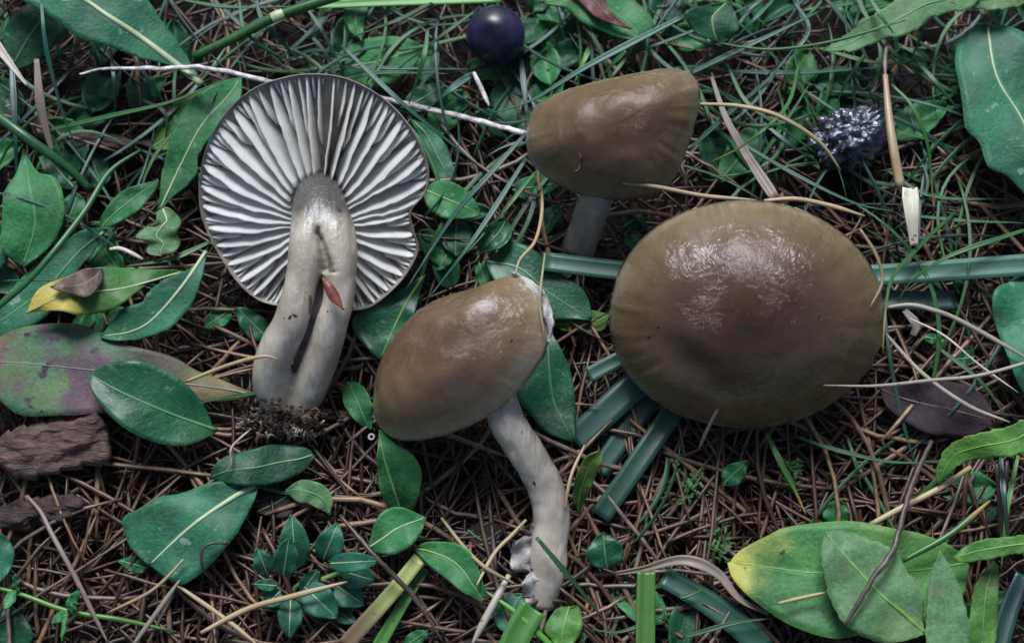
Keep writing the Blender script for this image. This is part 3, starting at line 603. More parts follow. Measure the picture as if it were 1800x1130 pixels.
# ------------------------------------------------------------------ traced leaves
leaf('toothed_leaf', 'large blue green toothed leaf with pale thick midrib above the whitish twig', [(363, 155), (313, 121), (242, 101), (195, 81), (151, 72), (128, 60), (77, 20), (37, 0), (-5, -40), (-20, -80)], [(363, 155), (336, 114), (309, 67), (289, 44), (272, 17), (257, 0), (200, -45), (100, -90), (-20, -80)], 'teal', z=(1.4, 1.7, 1.9, 1.6), mid=[(363, 155), (256, 72), (185, 25), (148, 0), (60, -45), (-20, -80)], vein='pale', teeth=(7, 5), wave=0.08, vr=7, nv=44)
leaf('broad_leaf', 'dark green leaf half under the large toothed leaf', [(15, 128), (3, 80), (20, 30), (80, -10)], [(15, 128), (60, 110), (102, 72), (115, 40), (80, -10)], 'dark', z=(0.7, 0.9, 1.0), vein='green')
leaf('toothed_leaf', 'dark green leaf pointing at the gill edge of the upturned cap', [(278, 375), (283, 320), (288, 290), (300, 240), (320, 195), (370, 150), (425, 135)], [(278, 375), (305, 345), (345, 308), (350, 270), (395, 215), (422, 180), (425, 135)], 'mid', z=(0.8, 0.95, 1.0, 0.9), mid=[(278, 375), (318, 290), (355, 220), (400, 170), (425, 135)], vein='pale', teeth=(4, 3), fold=0.15)
leaf('broad_leaf', 'yellowish edged leaf tucked under a dark toothed leaf beside the gills', [(262, 262), (285, 212), (318, 172), (395, 142)], [(262, 262), (300, 262), (330, 230), (395, 142)], 'olive', z=(0.6, 0.7, 0.7), vein='lime')
leaf('broad_leaf', 'broad pointed green leaf crossed by a round green stem', [(40, 470), (3, 440), (3, 385), (8, 335), (28, 305), (43, 262)], [(40, 470), (78, 442), (107, 402), (113, 358), (98, 312), (65, 302), (43, 262)], 'mid', z=(0.9, 1.1, 1.15, 1.0), mid=[(40, 470), (62, 395), (52, 330), (43, 262)], vein='green', teeth=(3, 3), fold=0.1)
leaf('broad_leaf', 'dark leaf tucked against the broad pointed green leaf', [(-20, 490), (-50, 430), (-10, 368)], [(-20, 490), (12, 458), (14, 418), (-10, 368)], 'dark', z=(0.9, 1.0))
leaf('small_leaf', 'small pointed green leaf touching the lobed leaf', [(178, 405), (178, 380), (215, 336), (277, 316)], [(178, 405), (218, 386), (246, 367), (271, 336), (277, 316)], 'mid', z=(0.9, 1.0, 1.0), vein='green', fold=0.2)
leaf('small_leaf', 'small green leaf between the broad pointed leaf and the small pointed leaf', [(112, 392), (106, 360), (130, 335)], [(112, 392), (142, 385), (152, 358), (130, 335)], 'mid', z=(0.7, 0.7))
leaf('long_leaf', 'long spotted green leaf lying under the yellow tipped leaf', [(190, 402), (155, 402), (110, 425), (60, 468), (10, 518), (-40, 570), (-60, 605)], [(190, 402), (166, 440), (132, 482), (112, 522), (60, 572), (0, 605), (-60, 605)], 'teal', z=(0.95, 0.85, 0.75, 0.7), mid=[(190, 402), (140, 442), (70, 515), (-60, 605)], vein='green', teeth=(5, 3), vr=3)
ylw = leaf('yellowing_leaf', 'green leaf with curled yellow and brown tip', [(326, 476), (235, 472), (171, 470), (111, 488), (67, 509), (46, 550)], [(326, 476), (256, 503), (215, 533), (188, 547), (141, 554), (105, 546), (46, 550)], 'yellow', z=(0.95, 1.15, 1.3, 1.5, 1.45), mid=[(326, 476), (215, 507), (120, 517), (46, 550)], vein='pale', wave=0.1, fold=-0.15)
leaf('', '', [(180, 472), (150, 472), (115, 488), (88, 505)], [(180, 472), (176, 500), (150, 522), (88, 505)], leaf_mat('leaf_rot', (0.05, 0.032, 0.026), (0.13, 0.09, 0.065), lateral=0.1, rough=0.5, trans=0.05), z=(1.36, 1.46, 1.6, 1.6), parent=ylw, part='brown_patch', noveins=True, wave=0.09, nv=16, thick=0.02)
leaf('toothed_leaf', 'stalked green leaf with pale midrib below the yellow tipped leaf', [(367, 435), (343, 466), (286, 493), (262, 513), (249, 530), (215, 543), (188, 577), (177, 591)], [(367, 435), (357, 476), (346, 516), (323, 553), (286, 583), (235, 598), (195, 597), (177, 591)], 'teal', z=(1.1, 1.15, 1.1, 0.95), mid=[(367, 435), (320, 503), (270, 560), (230, 583), (177, 591)], vein='pale', teeth=(5, 3), vr=4, fold=0.12)
leaf('mottled_leaf', 'large mottled purple green leaf with reddish margin under a smooth dark leaf', [(452, 695), (390, 667), (346, 651), (296, 624), (215, 604), (175, 583), (128, 568), (50, 573), (0, 592), (-70, 650)], [(452, 695), (400, 705), (330, 707), (175, 726), (100, 730), (34, 729), (-10, 695), (-70, 650)], 'mottle', z=(0.7, 0.8, 0.95, 1.0, 0.95), mid=[(452, 695), (390, 683), (250, 665), (165, 651), (0, 637), (-70, 650)], vein='purple', nv=48, wave=0.07)
leaf('smooth_leaf', 'smooth dark green oval leaf lying on the mottled leaf', [(385, 757), (374, 748), (360, 715), (330, 678), (286, 647), (235, 633), (188, 639), (156, 657)], [(385, 757), (345, 778), (305, 783), (260, 773), (215, 749), (180, 716), (160, 685), (156, 657)], 'gloss', z=(0.8, 1.15, 1.35, 1.3), mid=[(385, 757), (300, 727), (215, 690), (156, 657)], vein='green', fold=0.15, nv=44, vr=3)
leaf('lobed_leaf', 'small pale green lobed leaf beside the gill edge', [(288, 366), (276, 373), (273, 396), (258, 398), (238, 417), (260, 428), (258, 444), (285, 449)], [(288, 366), (303, 370), (318, 388), (311, 409), (317, 428), (301, 447), (285, 449)], 'grey', z=(1.0, 1.1, 1.0), vein='pale', wave=0.09, nv=40)
leaf('toothed_leaf', 'blunt blue green leaf with pale midrib lying on brown needles', [(454, 851), (380, 846), (320, 866), (276, 874), (242, 895), (215, 911), (222, 945), (235, 969), (262, 993)], [(454, 851), (447, 878), (420, 932), (400, 958), (363, 999), (336, 1019), (318, 1027), (293, 1016), (262, 993)], 'teal', z=(0.85, 1.0, 1.0, 0.9), mid=[(454, 851), (410, 874), (336, 925), (262, 993)], vein='pale', vr=5.5, wave=0.07, nv=44)
leaf('broad_leaf', 'dark green leaf lying under the muddy stipe base', [(553, 800), (538, 787), (481, 781), (440, 790), (400, 800), (376, 818), (369, 841)], [(553, 800), (545, 815), (528, 832), (471, 852), (410, 851), (369, 841)], 'dark', z=(0.75, 0.95, 1.05, 1.0), vein='green', fold=-0.1)
leaf('small_leaf', 'torn pale green leaf piece between the blunt leaf and the evergreen herb', [(580, 905), (548, 888), (520, 880), (503, 862)], [(580, 905), (584, 875), (568, 852), (530, 843), (503, 862)], 'grey', z=(0.75, 0.8, 0.8))
leaf('small_leaf', 'tiny round leaf tucked beneath the tip of the blunt blue green leaf', *ell((258, 998), (210, 985), 14), 'mid', z=(0.7, 0.7))
leaf('dead_leaf', 'brown dead leaf scrap beside the blunt blue green leaf', [(450, 900), (465, 860), (520, 850)], [(450, 900), (500, 910), (525, 880), (520, 850)], 'dead', z=(0.6, 0.65))
leaf('broad_leaf', 'upright light green leaf below the tilted cap edge', [(705, 899), (684, 893), (668, 858), (664, 817), (664, 785), (666, 757)], [(705, 899), (726, 896), (736, 868), (741, 831), (725, 800), (688, 774), (666, 757)], 'mid', z=(0.7, 1.0, 1.3, 1.3), mid=[(705, 899), (692, 860), (676, 810), (666, 757)], vein='lime', fold=0.25)
leaf('broad_leaf', 'oval green leaf below the upright light green leaf', [(648, 961), (657, 922), (677, 896), (708, 892), (748, 908)], [(648, 961), (663, 971), (694, 973), (724, 956), (742, 932), (748, 908)], 'mid', z=(0.85, 1.0, 1.0), vein='pale', fold=0.2)
leaf('broad_leaf', 'pointed green leaf with pale margin beside the peeled stipe flap', [(726, 964), (755, 952), (802, 955), (829, 975), (842, 1002), (851, 1036), (849, 1059)], [(726, 964), (748, 987), (782, 1014), (815, 1041), (849, 1059)], 'mid', z=(0.8, 1.0, 1.1, 1.0), vein='lime', fold=0.25)
leaf('spatula_leaf', 'narrow lime green leaf standing beside the curved grey stipe', [(1016, 902), (1008, 880), (1009, 851), (1026, 808), (1054, 792)], [(1016, 902), (1028, 881), (1042, 848), (1058, 806), (1054, 792)], 'olive', z=(0.6, 1.0, 1.5, 1.7), vein='lime', fold=0.3)
leaf('round_leaf', 'round dark green leaf on needles beside the curved grey stipe', *ell((1068, 1001), (1060, 937), 34, 0.95, 0.9), 'gloss', z=(0.7, 0.9, 0.9), vein='green')
leaf('heart_leaf', 'bright heart shaped leaf below the stipe foot', [(1000, 1072), (985, 1066), (966, 1085), (958, 1110), (985, 1140)], [(1000, 1072), (1018, 1066), (1023, 1103), (1008, 1130), (985, 1140)], 'bright', z=(0.7, 0.8, 0.8), vein='lime')
leaf('round_leaf', 'bluish round leaf under the bright green cut blade at the stipe foot', [(920, 1045), (885, 1044), (866, 1070), (878, 1105), (905, 1112)], [(920, 1045), (935, 1070), (930, 1100), (905, 1112)], 'round', z=(0.65, 0.7), vein='green')
leaf('curled_leaf', 'small curled leaf at the foot of the yellow straw blade', *ell((712, 1135), (752, 1108), 14), 'mid', z=(0.8, 1.0))
leaf('broad_leaf', 'wet dark green leaf wedged between gills and tilted cap', [(746, 482), (701, 510), (660, 530), (627, 552), (620, 577), (644, 610), (668, 632)], [(746, 482), (742, 500), (731, 543), (711, 595), (690, 626), (668, 632)], 'gloss', z=(0.9, 0.9, 0.8), mid=[(746, 482), (710, 540), (668, 632)], vein='lime', vr=3, wave=0.08)
leaf('broad_leaf', 'pale green wide leaf above the gills near the berry', [(568, 125), (600, 90), (634, 72), (674, 64), (714, 67), (741, 81)], [(568, 125), (600, 148), (667, 152), (704, 136), (731, 111), (741, 81)], 'mid', z=(0.6, 0.75, 0.8), vein='pale')
leaf('broad_leaf', 'blunt leaf lying by the green stem above the pale wide leaf', [(637, 75), (612, 50), (605, 15), (625, -5)], [(637, 75), (640, 45), (647, 10), (625, -5)], 'mid', z=(0.8, 0.9), vein='green')
leaf('small_leaf', 'small green leaf between the gill cap and the berry', *ell((714, 190), (782, 150), 22), 'dark', z=(0.6, 0.7), vein='green')
leaf('broad_leaf', 'blue green leaf touching the outer rim of the gill cap', [(722, 208), (761, 227), (787, 262), (803, 314)], [(722, 208), (738, 245), (750, 285), (770, 312), (803, 314)], 'teal', z=(0.6, 0.65), vein='green')
leaf('oval_leaf', 'oval green leaf between the gill cap and the standing tan cap', *ell((747, 334), (845, 376), 32), 'mid', z=(0.75, 0.85, 0.75), vein='lime', fold=0.1)
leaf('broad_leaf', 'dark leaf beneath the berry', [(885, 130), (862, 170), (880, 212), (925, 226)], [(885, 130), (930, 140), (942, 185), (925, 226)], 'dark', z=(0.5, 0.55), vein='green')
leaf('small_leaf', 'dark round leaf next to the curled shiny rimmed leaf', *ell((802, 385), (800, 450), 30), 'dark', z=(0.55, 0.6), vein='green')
leaf('curled_leaf', 'curled dark green leaf with shiny rim above the tilted cap', [(890, 385), (870, 388), (850, 410), (836, 447)], [(890, 385), (898, 412), (880, 434), (836, 447)], 'gloss', z=(0.75, 0.95, 0.8), vein='green', curl=0.6)
leaf('small_leaf', 'small dark leaf under the crossing grass blades', *ell((790, 440), (770, 474), 14), 'mid', z=(0.45, 0.5))
leaf('toothed_leaf', 'wide dark teal leaf behind the torn cap edge', [(852, 459), (879, 439), (909, 426), (940, 440), (970, 468), (998, 489), (1024, 506), (1038, 536), (1038, 562)], [(852, 459), (866, 488), (900, 530), (940, 560), (975, 562), (1008, 561), (1038, 562)], 'gloss', z=(0.8, 0.85, 0.85, 0.8), mid=[(852, 459), (913, 472), (967, 516), (1038, 562)], vein='green', vr=3, teeth=(4, 3))
leaf('broad_leaf', 'light yellowish green leaf under the wide dark teal leaf', [(968, 565), (1000, 555), (1034, 545), (1070, 552)], [(968, 565), (985, 579), (1020, 584), (1060, 580), (1070, 552)], 'olive', z=(0.6, 0.65), vein='lime')
leaf('long_leaf', 'long green leaf hanging below the torn edge of the tilted cap', [(962, 570), (987, 615), (1005, 661), (1011, 711), (1010, 778)], [(962, 570), (940, 620), (908, 690), (930, 725), (960, 760), (1010, 778)], 'gloss', z=(0.9, 0.85, 0.75, 0.7), mid=[(962, 570), (965, 640), (975, 710), (1010, 778)], vein='green')
leaf('small_leaf', 'small green leaf beside the upturned cap stipe', *ell((612, 670), (650, 755), 23), 'mid', z=(0.6, 0.85, 0.7), vein='green', fold=0.2)
leaf('small_leaf', 'narrow dark leaf peeping out below the curled dark leaf', *ell((842, 462), (860, 515), 13), 'mid', z=(0.5, 0.55), vein='green')
leaf('small_leaf', 'glossy dark leaf under the gill edge beside the split stipe', *ell((470, 595), (415, 540), 22), 'gloss', z=(0.55, 0.75), vein='green')
leaf('small_leaf', 'dull green leaf in litter between the stalked leaf and the split stipe', *ell((405, 545), (360, 575), 17), 'mid', z=(0.45, 0.5), vein='green')
leaf('broad_leaf', 'broad dark green leaf with pale scuffs beyond the tan straw stalk', [(1735, 42), (1705, 50), (1684, 77), (1679, 111), (1688, 158), (1694, 202), (1698, 228), (1721, 249), (1731, 279), (1740, 295), (1772, 310), (1800, 340), (1845, 380)], [(1735, 42), (1785, 50), (1835, 85), (1862, 150), (1872, 250), (1845, 380)], 'teal', z=(1.2, 1.4, 1.5, 1.4), mid=[(1735, 42), (1752, 135), (1798, 213), (1825, 290), (1845, 380)], vein='pale', vr=3, nv=44, wave=0.09)
leaf('serrated_leaf', 'light green serrated leaf lying across the grass above the silver lump', [(1720, -45), (1577, 0), (1553, 17), (1513, 36), (1489, 62), (1442, 89)], [(1720, -45), (1715, 10), (1647, 27), (1604, 57), (1560, 68), (1503, 89), (1442, 89)], 'grey', z=(1.6, 1.7, 1.7, 1.5), vein='green', teeth=(8, 7), nv=50)
leaf('serrated_leaf', 'light green serrated leaf tip above the broad scuffed leaf', [(1850, -30), (1800, -30), (1740, -20), (1650, 0)], [(1850, -30), (1800, 8), (1730, 18), (1650, 0)], 'grey', z=(1.5, 1.7), vein='green', teeth=(8, 6))
leaf('rolled_leaf', 'rolled leaf with yellow green margin and dark mottled face', [(1277, 5), (1291, 20), (1299, 48), (1285, 68), (1264, 77)], [(1277, 5), (1215, 15), (1205, 30), (1225, 58), (1264, 77)], 'dark', z=(1.2, 1.3, 1.2), fold=0.4, vein='lime')
leaf('broad_leaf', 'dark green leaf under a red brown dead leaf beside the berry', [(945, 5), (994, 15), (1020, 37), (1071, 60), (1115, 72)], [(945, 5), (1060, -30), (1125, 10), (1150, 47), (1115, 72)], 'mid', z=(1.0, 1.1, 1.1), vein='green')
leaf('red_leaf', 'narrow red brown dead leaf lying on a dark green leaf', [(990, -30), (1017, 2), (1054, 34), (1110, 51)], [(990, -30), (1050, -20), (1075, 22), (1110, 51)], 'red', z=(1.2, 1.25), vein='red')
leaf('broad_leaf', 'oval green leaf under crossing dry stalks beside the tan cap', [(1268, 320), (1263, 295), (1280, 255), (1301, 232), (1338, 217)], [(1268, 320), (1311, 304), (1340, 262), (1345, 232), (1338, 217)], 'mid', z=(0.6, 0.7, 0.65), vein='green')
leaf('broad_leaf', 'wet pale green leaf at the end of the wide flat blade', [(1830, 465), (1790, 490), (1752, 505), (1745, 536), (1752, 577), (1772, 626), (1800, 690), (1850, 720)], [(1830, 465), (1870, 520), (1880, 620), (1850, 720)], 'teal', z=(1.0, 1.15, 1.1), vein='pale', wave=0.12)
leaf('yellow_tipped_leaf', 'large bright green leaf with spotted yellow tip', [(1705, 988), (1671, 959), (1620, 938), (1570, 928), (1489, 915), (1388, 925), (1355, 938), (1304, 965), (1281, 988)], [(1705, 988), (1690, 1050), (1620, 1100), (1503, 1117), (1469, 1122), (1419, 1110), (1368, 1086), (1318, 1049), (1287, 1014), (1281, 988)], 'ytip', z=(1.2, 1.3, 1.2, 0.95), mid=[(1705, 988), (1600, 1003), (1442, 1007), (1368, 999), (1281, 988)], vein='lime', nv=48, fold=0.08, wave=0.07)
leaf('serrated_leaf', 'grey green finely serrated leaf lying on the yellow tipped leaf', [(1627, 1113), (1597, 1124), (1557, 1131), (1523, 1121), (1486, 1097), (1459, 1053), (1447, 999), (1442, 965), (1450, 935)], [(1627, 1113), (1622, 1090), (1625, 1063), (1617, 1036), (1594, 1002), (1570, 965), (1523, 945), (1479, 932), (1450, 935)], 'grey', z=(1.6, 1.75, 1.75, 1.65), mid=[(1627, 1113), (1585, 1075), (1536, 1033), (1450, 935)], vein='lime', vr=4, teeth=(13, 4), wave=0.08)
leaf('lance_leaf', 'pale lance shaped leaf beside the grey green serrated leaf', [(1665, 1195), (1629, 1130), (1631, 1053), (1634, 1012), (1654, 969)], [(1665, 1195), (1705, 1130), (1698, 1070), (1679, 1012), (1654, 969)], 'grey', z=(1.6, 1.7, 1.7), vein='green', teeth=(12, 3))
leaf('lance_leaf', 'dull olive lance leaf beside the upright pale lance leaf', [(1725, 1195), (1703, 1130), (1708, 1053), (1720, 1018), (1745, 986)], [(1725, 1195), (1750, 1130), (1755, 1053), (1756, 1000), (1745, 986)], 'olive', z=(1.2, 1.3, 1.3), vein='green', teeth=(10, 3))
leaf('serrated_leaf', 'drooping bright green serrated leaf with dark speckles', [(1865, 745), (1800, 738), (1772, 749), (1711, 763), (1671, 780), (1654, 802), (1645, 832), (1652, 852)], [(1865, 745), (1800, 795), (1738, 805), (1695, 812), (1672, 832), (1652, 852)], 'bright', z=(1.9, 2.0, 1.8, 1.2), vein='lime', teeth=(11, 4), nv=56)
leaf('lance_leaf', 'narrow bright green leaf ending above the lance leaves', [(1870, 940), (1800, 940), (1728, 948), (1695, 960), (1679, 976)], [(1870, 960), (1800, 971), (1725, 985), (1690, 989), (1679, 976)], 'bright', z=(1.7, 1.7, 1.6), vein='lime', teeth=(7, 3))
leaf('round_leaf', 'tiny oval leaf standing above brown needles below the large cap', *ell((1272, 850), (1312, 812), 19), 'mid', z=(0.7, 1.0), vein='green')
leaf('round_leaf', 'small round leaf peeping from behind the yellow tipped leaf', *ell((1470, 925), (1472, 876), 24), 'mid', z=(0.6, 0.7), vein='green')
leaf('round_leaf', 'tiny round leaf under pale crossing straws', *ell((1712, 628), (1680, 632), 15), 'dark', z=(0.5, 0.55), vein='green')
leaf('small_leaf', 'little green leaf where two pale straws part', *ell((1625, 592), (1662, 600), 9), 'mid', z=(0.6, 0.65), vein='green')
leaf('dead_leaf', 'blackish purple dead leaf under the white straws', [(1545, 682), (1600, 672), (1680, 672), (1735, 700), (1748, 745)], [(1545, 682), (1565, 720), (1620, 756), (1690, 768), (1748, 745)], 'dead', z=(0.75, 0.85, 0.85), vein='red', wave=0.12)
leaf('dead_leaf', 'dark dead leaf in shade beside the peeled stipe flap', [(820, 930), (850, 915), (890, 925)], [(820, 930), (850, 985), (890, 925)], 'dead', z=(0.45, 0.5))
leaf('round_leaf', 'bluish round leaf above the trailing stem with small leaves', [(0, 1025), (-30, 980), (-10, 930)], [(0, 1025), (23, 990), (20, 955), (-10, 930)], 'round', z=(0.9, 1.0))
leaf('broad_leaf', 'dark bluish leaf under the trailing stem with small leaves', [(0, 1150), (-20, 1100), (10, 1060)], [(0, 1150), (55, 1130), (45, 1085), (10, 1060)], 'dark', z=(0.5, 0.6))
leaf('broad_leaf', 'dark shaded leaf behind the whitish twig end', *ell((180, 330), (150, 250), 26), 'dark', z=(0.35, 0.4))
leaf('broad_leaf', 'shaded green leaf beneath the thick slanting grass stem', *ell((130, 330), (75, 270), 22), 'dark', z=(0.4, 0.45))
leaf('tan_leaf', 'tan dead leaf scrap beside the grey dry strip', *ell((95, 245), (65, 190), 20), 'tan', z=(0.4, 0.5))
leaf('small_leaf', 'small green leaf squeezed between tan cap and large cap', *ell((1100, 432), (1128, 415), 13), 'mid', z=(0.6, 0.7))
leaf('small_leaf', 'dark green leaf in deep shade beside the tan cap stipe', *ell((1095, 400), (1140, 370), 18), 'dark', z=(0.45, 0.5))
leaf('broad_leaf', 'teal leaf half hidden under the rim of the tan cap', *ell((900, 335), (985, 322), 20), 'teal', z=(0.6, 0.6))

# evergreen herb with paired round leaves
herb = empty('evergreen_herb', P(530, 1030, 0.2)); tag(herb, 'low herb with paired small dark oval leaves with pale midribs', 'plant')
rod('stem', '', [(515, 1060), (520, 1030), (560, 1020), (610, 1000), (640, 985)], 9, VM['lime'], (0.5, 0.6, 0.65, 0.7, 0.8), parent=herb)
for b_, t_, hw, z_ in [((520, 1000), (513, 905), 27, (0.8, 1.2, 1.3)), ((498, 1013), (508, 946), 23, (0.9, 1.3, 1.5)), ((472, 1013), (452, 963), 17, (0.8, 1.1, 1.2)), ((487, 1029), (447, 1026), 11, (0.8, 1.1)), ((494, 1038), (462, 1066), 17, (0.7, 0.9)), ((511, 1052), (508, 1120), 22, (0.7, 0.9, 0.8)), ((534, 1030), (592, 1085), 29, (0.7, 0.9, 0.8)), ((568, 984), (594, 920), 25, (0.8, 1.2, 1.2)), ((578, 990), (668, 985), 18, (1.0, 1.4, 1.2)), ((600, 1003), (658, 1020), 24, (0.8, 1.0, 0.9)), ((590, 1028), (640, 1062), 26, (0.7, 0.8, 0.7)), ((530, 1040), (560, 1000), 15, (0.6, 0.8)), ((575, 1060), (625, 1095), 18, (0.5, 0.6))]:
    leaf('', '', *ell(b_, t_, hw), 'round', z=z_, parent=herb, part='leaf', vein='pale', fold=0.2, nv=20, nu=9, vr=1.4, wave=0.03)
# stem with little leaves, lower left
cl_ = empty('trailing_herb', P(118, 1075, 0.2)); tag(cl_, 'thin pale green trailing stem with small leaves at its joint', 'plant')
rod('stem', '', [(-15, 1030), (40, 1045), (118, 1073), (219, 1090), (310, 1110)], 9, BM['lime'], (0.8, 0.85, 0.8, 0.7, 0.6), parent=cl_)
for b_, t_, hw in [((118, 1070), (140, 1035), 9), ((120, 1074), (90, 1095), 9), ((122, 1072), (135, 1060), 8), ((116, 1076), (108, 1128), 4), ((25, 1038), (8, 1070), 10), ((30, 1040), (25, 1010), 6)]:
    leaf('', '', *ell(b_, t_, hw), 'mid', z=(0.9, 1.05), parent=cl_, part='leaf', noveins=True, nv=12, nu=7)

# ------------------------------------------------------------------ wood
leaf('bark_piece', 'flaking brown piece of bark below the mottled leaf', [(-30, 800), (0, 765), (60, 742), (120, 728), (165, 722), (192, 750)], [(-30, 800), (30, 842), (90, 835), (140, 822), (192, 812), (192, 750)], BARK, z=(0.7, 0.8, 0.75), rough=0.17, thick=0.2, teeth=(8, 9), noveins=True, nv=70, nu=41, cat='bark', wave=0.1, part='slab')
leaf('bark_piece', 'dark wet bark strip under the flaking piece of bark', [(-30, 930), (0, 890), (70, 872), (130, 868), (155, 885)], [(-30, 930), (20, 935), (70, 925), (130, 912), (155, 885)], BARKD, z=(0.55, 0.6, 0.55), rough=0.16, thick=0.2, teeth=(7, 8), noveins=True, nv=60, nu=31, cat='bark', wave=0.1, part='slab')
leaf('bark_piece', 'dark reddish bark strip half buried under grass beside the tan leaf scrap', [(60, 240), (120, 228), (200, 235), (270, 258)], [(60, 240), (120, 262), (200, 265), (270, 258)], BARKD, z=(0.4, 0.45), rough=0.12, thick=0.2, noveins=True, nv=40, nu=15, cat='bark', part='slab')
rod('twig', 'long whitish grey twig running behind the gill cap to the tan cap', [(140, 131), (170, 123), (220, 121), (280, 121), (340, 119), (400, 126), (470, 144), (540, 160), (620, 165), (680, 176), (740, 190), (830, 210), (925, 235)], 9.5, TWIGW, (1.5, 1.6, 1.65, 1.7, 1.6, 1.45, 1.2, 0.9, 0.75, 0.8, 0.85, 0.9, 0.95), cat='twig', taper=(0.35, 0.8, 0.9, 1.0, 1.05, 1.1, 1.15, 1.1), n=70, ns=9, wob=0.22, kink=0.03)
lv = []
# silvery crumpled lump
def lump():
    c = P(1496, 240, 0.75); V, F = [], []; n, m = 80, 56
    for i in range(m):
        th = math.pi * i / (m - 1)
        for k in range(n):
            ph = 2 * math.pi * k / n; d = np.array([math.sin(th) * math.cos(ph), math.sin(th) * math.sin(ph), math.cos(th)])
            r = 1 + 0.35 * nz(d[0] * 1.6, d[1] * 1.6, d[2] * 1.6 + 7) + 0.45 * abs(nz(d[0] * 3.2, d[1] * 3.2, d[2] * 3.2)) - 0.30 * abs(nz(d[0] * 7 + 3, d[1] * 7, d[2] * 7)) + 0.10 * nz(d[0] * 14, d[1] * 14, d[2] * 14)
            q = d * r * np.array([0.0068, 0.0048, 0.0052]); a = R(24); q = np.array([q[0] * math.cos(a) - q[1] * math.sin(a), q[0] * math.sin(a) + q[1] * math.cos(a), max(q[2], -0.005)]); V.append(c + q)
    V = np.array(V); o0 = base_of(V); tag(obj('crumpled_lump', mesh('crumpled_lump', V - o0, grid_faces(n, m, 0, True, True)), SILV, None, o0), 'crumpled shiny silver grey lump lying in the grass', 'lump')
lump()

# ------------------------------------------------------------------ broad blades, stems, straws
strip('broad_grass', 'wide flat teal blade with cut end running under the large cap', [(952, 459), (1100, 476), (1300, 494), (1545, 483), (1840, 463)], 36, 'teal', (1.0, 1.0, 0.95, 1.0, 1.1), taper=(0.95, 0.95, 1, 1, 1.1), vf=0.2, n=40)
strip('broad_grass', 'short dark teal blade with cut end below the wide flat blade', [(1500, 522), (1600, 528), (1680, 527)], 34, 'tealdark', (0.75, 0.75, 0.7), taper=(1, 1, 1), vf=0.25)
strip('broad_grass', 'short teal blade piece poking out from under the large cap', [(1034, 660), (1080, 636), (1150, 605)], 29, 'teal', (0.8, 0.85, 0.8), taper=(0.95, 1, 1), vf=0.2)
strip('broad_grass', 'broad wet dark blade slanting out below the large cap', [(1140, 655), (1085, 705), (1010, 775)], 52, 'tealdark', (0.7, 0.65, 0.55), taper=(1, 1, 0.9), vf=0.12)
strip('broad_grass', 'second wet dark blade beside the broad slanting blade', [(1150, 690), (1100, 760), (1050, 830)], 38, 'tealdark', (0.55, 0.5, 0.45), taper=(1, 1, 0.9), vf=0.12)
strip('broad_grass', 'long slanting teal blade between lime leaf and large cap', [(1185, 720), (1130, 800), (1055, 908)], 37, 'teal', (0.75, 0.75, 0.65), taper=(1, 1, 0.95), vf=0.2)
strip('broad_grass', 'upright rolled bright blade with cut top', [(1136, 1003), (1135, 1060), (1134, 1150)], 31, 'lime', (1.0, 1.0, 1.0), taper=(0.95, 1, 1), vf=0.45)
strip('broad_grass', 'wide teal blade slanting under the yellow tipped leaf', [(1165, 1012), (1250, 1062), (1350, 1140)], 44, 'teal', (0.7, 0.7, 0.65), taper=(0.8, 1, 1), vf=0.2)
strip('broad_grass', 'dry yellow straw blade turning brown', [(738, 980), (690, 1040), (605, 1135)], 27, 'strawgreen', (0.85, 0.85, 0.75), taper=(0.9, 1, 1), vf=0.2)
strip('broad_grass', 'fresh green blade beside the dry yellow straw blade', [(748, 998), (712, 1055), (662, 1140)], 21, 'lime', (0.6, 0.65, 0.65), taper=(0.7, 1, 1), vf=0.4)
strip('broad_grass', 'bright green cut blade in front of the stipe foot', [(938, 1068), (915, 1105), (895, 1150)], 46, 'lime', (1.0, 1.0, 1.0), taper=(1, 1, 1), vf=0.3)
strip('broad_grass', 'dark teal blade in shade beside the olive lance leaf', [(1800, 1010), (1775, 1070), (1750, 1150)], 34, 'tealdark', (0.8, 0.8, 0.8), taper=(0.8, 1, 1), vf=0.3)
strip('broad_grass', 'pale dry pointed blade tip above the grey dry strip', [(-10, 75), (15, 108), (47, 150)], 18, 'pale', (1.6, 1.7, 1.7), taper=(1, 0.8, 0.15), vf=0.5)
strip('dry_strip', 'grey dry grass strip hanging beside the tan leaf scrap', [(64, 104), (72, 190), (92, 268)], 16, 'greybrown', (1.3, 1.2, 0.8), taper=(0.5, 1, 0.9, 0.4), vf=0.4)
st6 = empty('grass_culm', P(485, 30, 0.2)); tag(st6, 'thick green grass stem with pale swollen joint', 'grass stalk')
rod('stalk', '', [(340, 100), (410, 68), (485, 30), (610, -12)], 19, BM['green'], (1.2, 1.4, 1.6, 1.7), parent=st6, taper=(0.85, 1, 1, 1), ns=10, flat=0.9)
rod('joint', '', [(478, 33), (488, 28), (498, 24)], 20, VM['pale'], (1.62, 1.64, 1.64), parent=st6, taper=(1.0, 1.08, 0.95), ns=10)
rod('grass_culm', 'thick dark green grass stem slanting past the grey dry strip', [(-10, 200), (60, 252), (120, 296), (160, 335)], 18, 'green', (1.2, 1.3, 1.1, 0.7), cat='grass stalk', taper=(1, 1, 0.95, 0.7), ns=10)
rod('grass_culm', 'round green stem running down past the broad pointed leaf', [(247, 264), (192, 303), (145, 377), (57, 486), (-10, 545)], 11, 'green', (0.9, 1.2, 1.5, 1.5, 1.3), cat='grass stalk', taper=(0.5, 1, 1, 1, 1), ns=9, n=30)
rod('grass_culm', 'yellow green stem rising beside the yellow tipped leaf', [(1587, 985), (1671, 938), (1740, 880)], 11, 'gyellow', (1.55, 1.6, 1.5), cat='grass stalk')
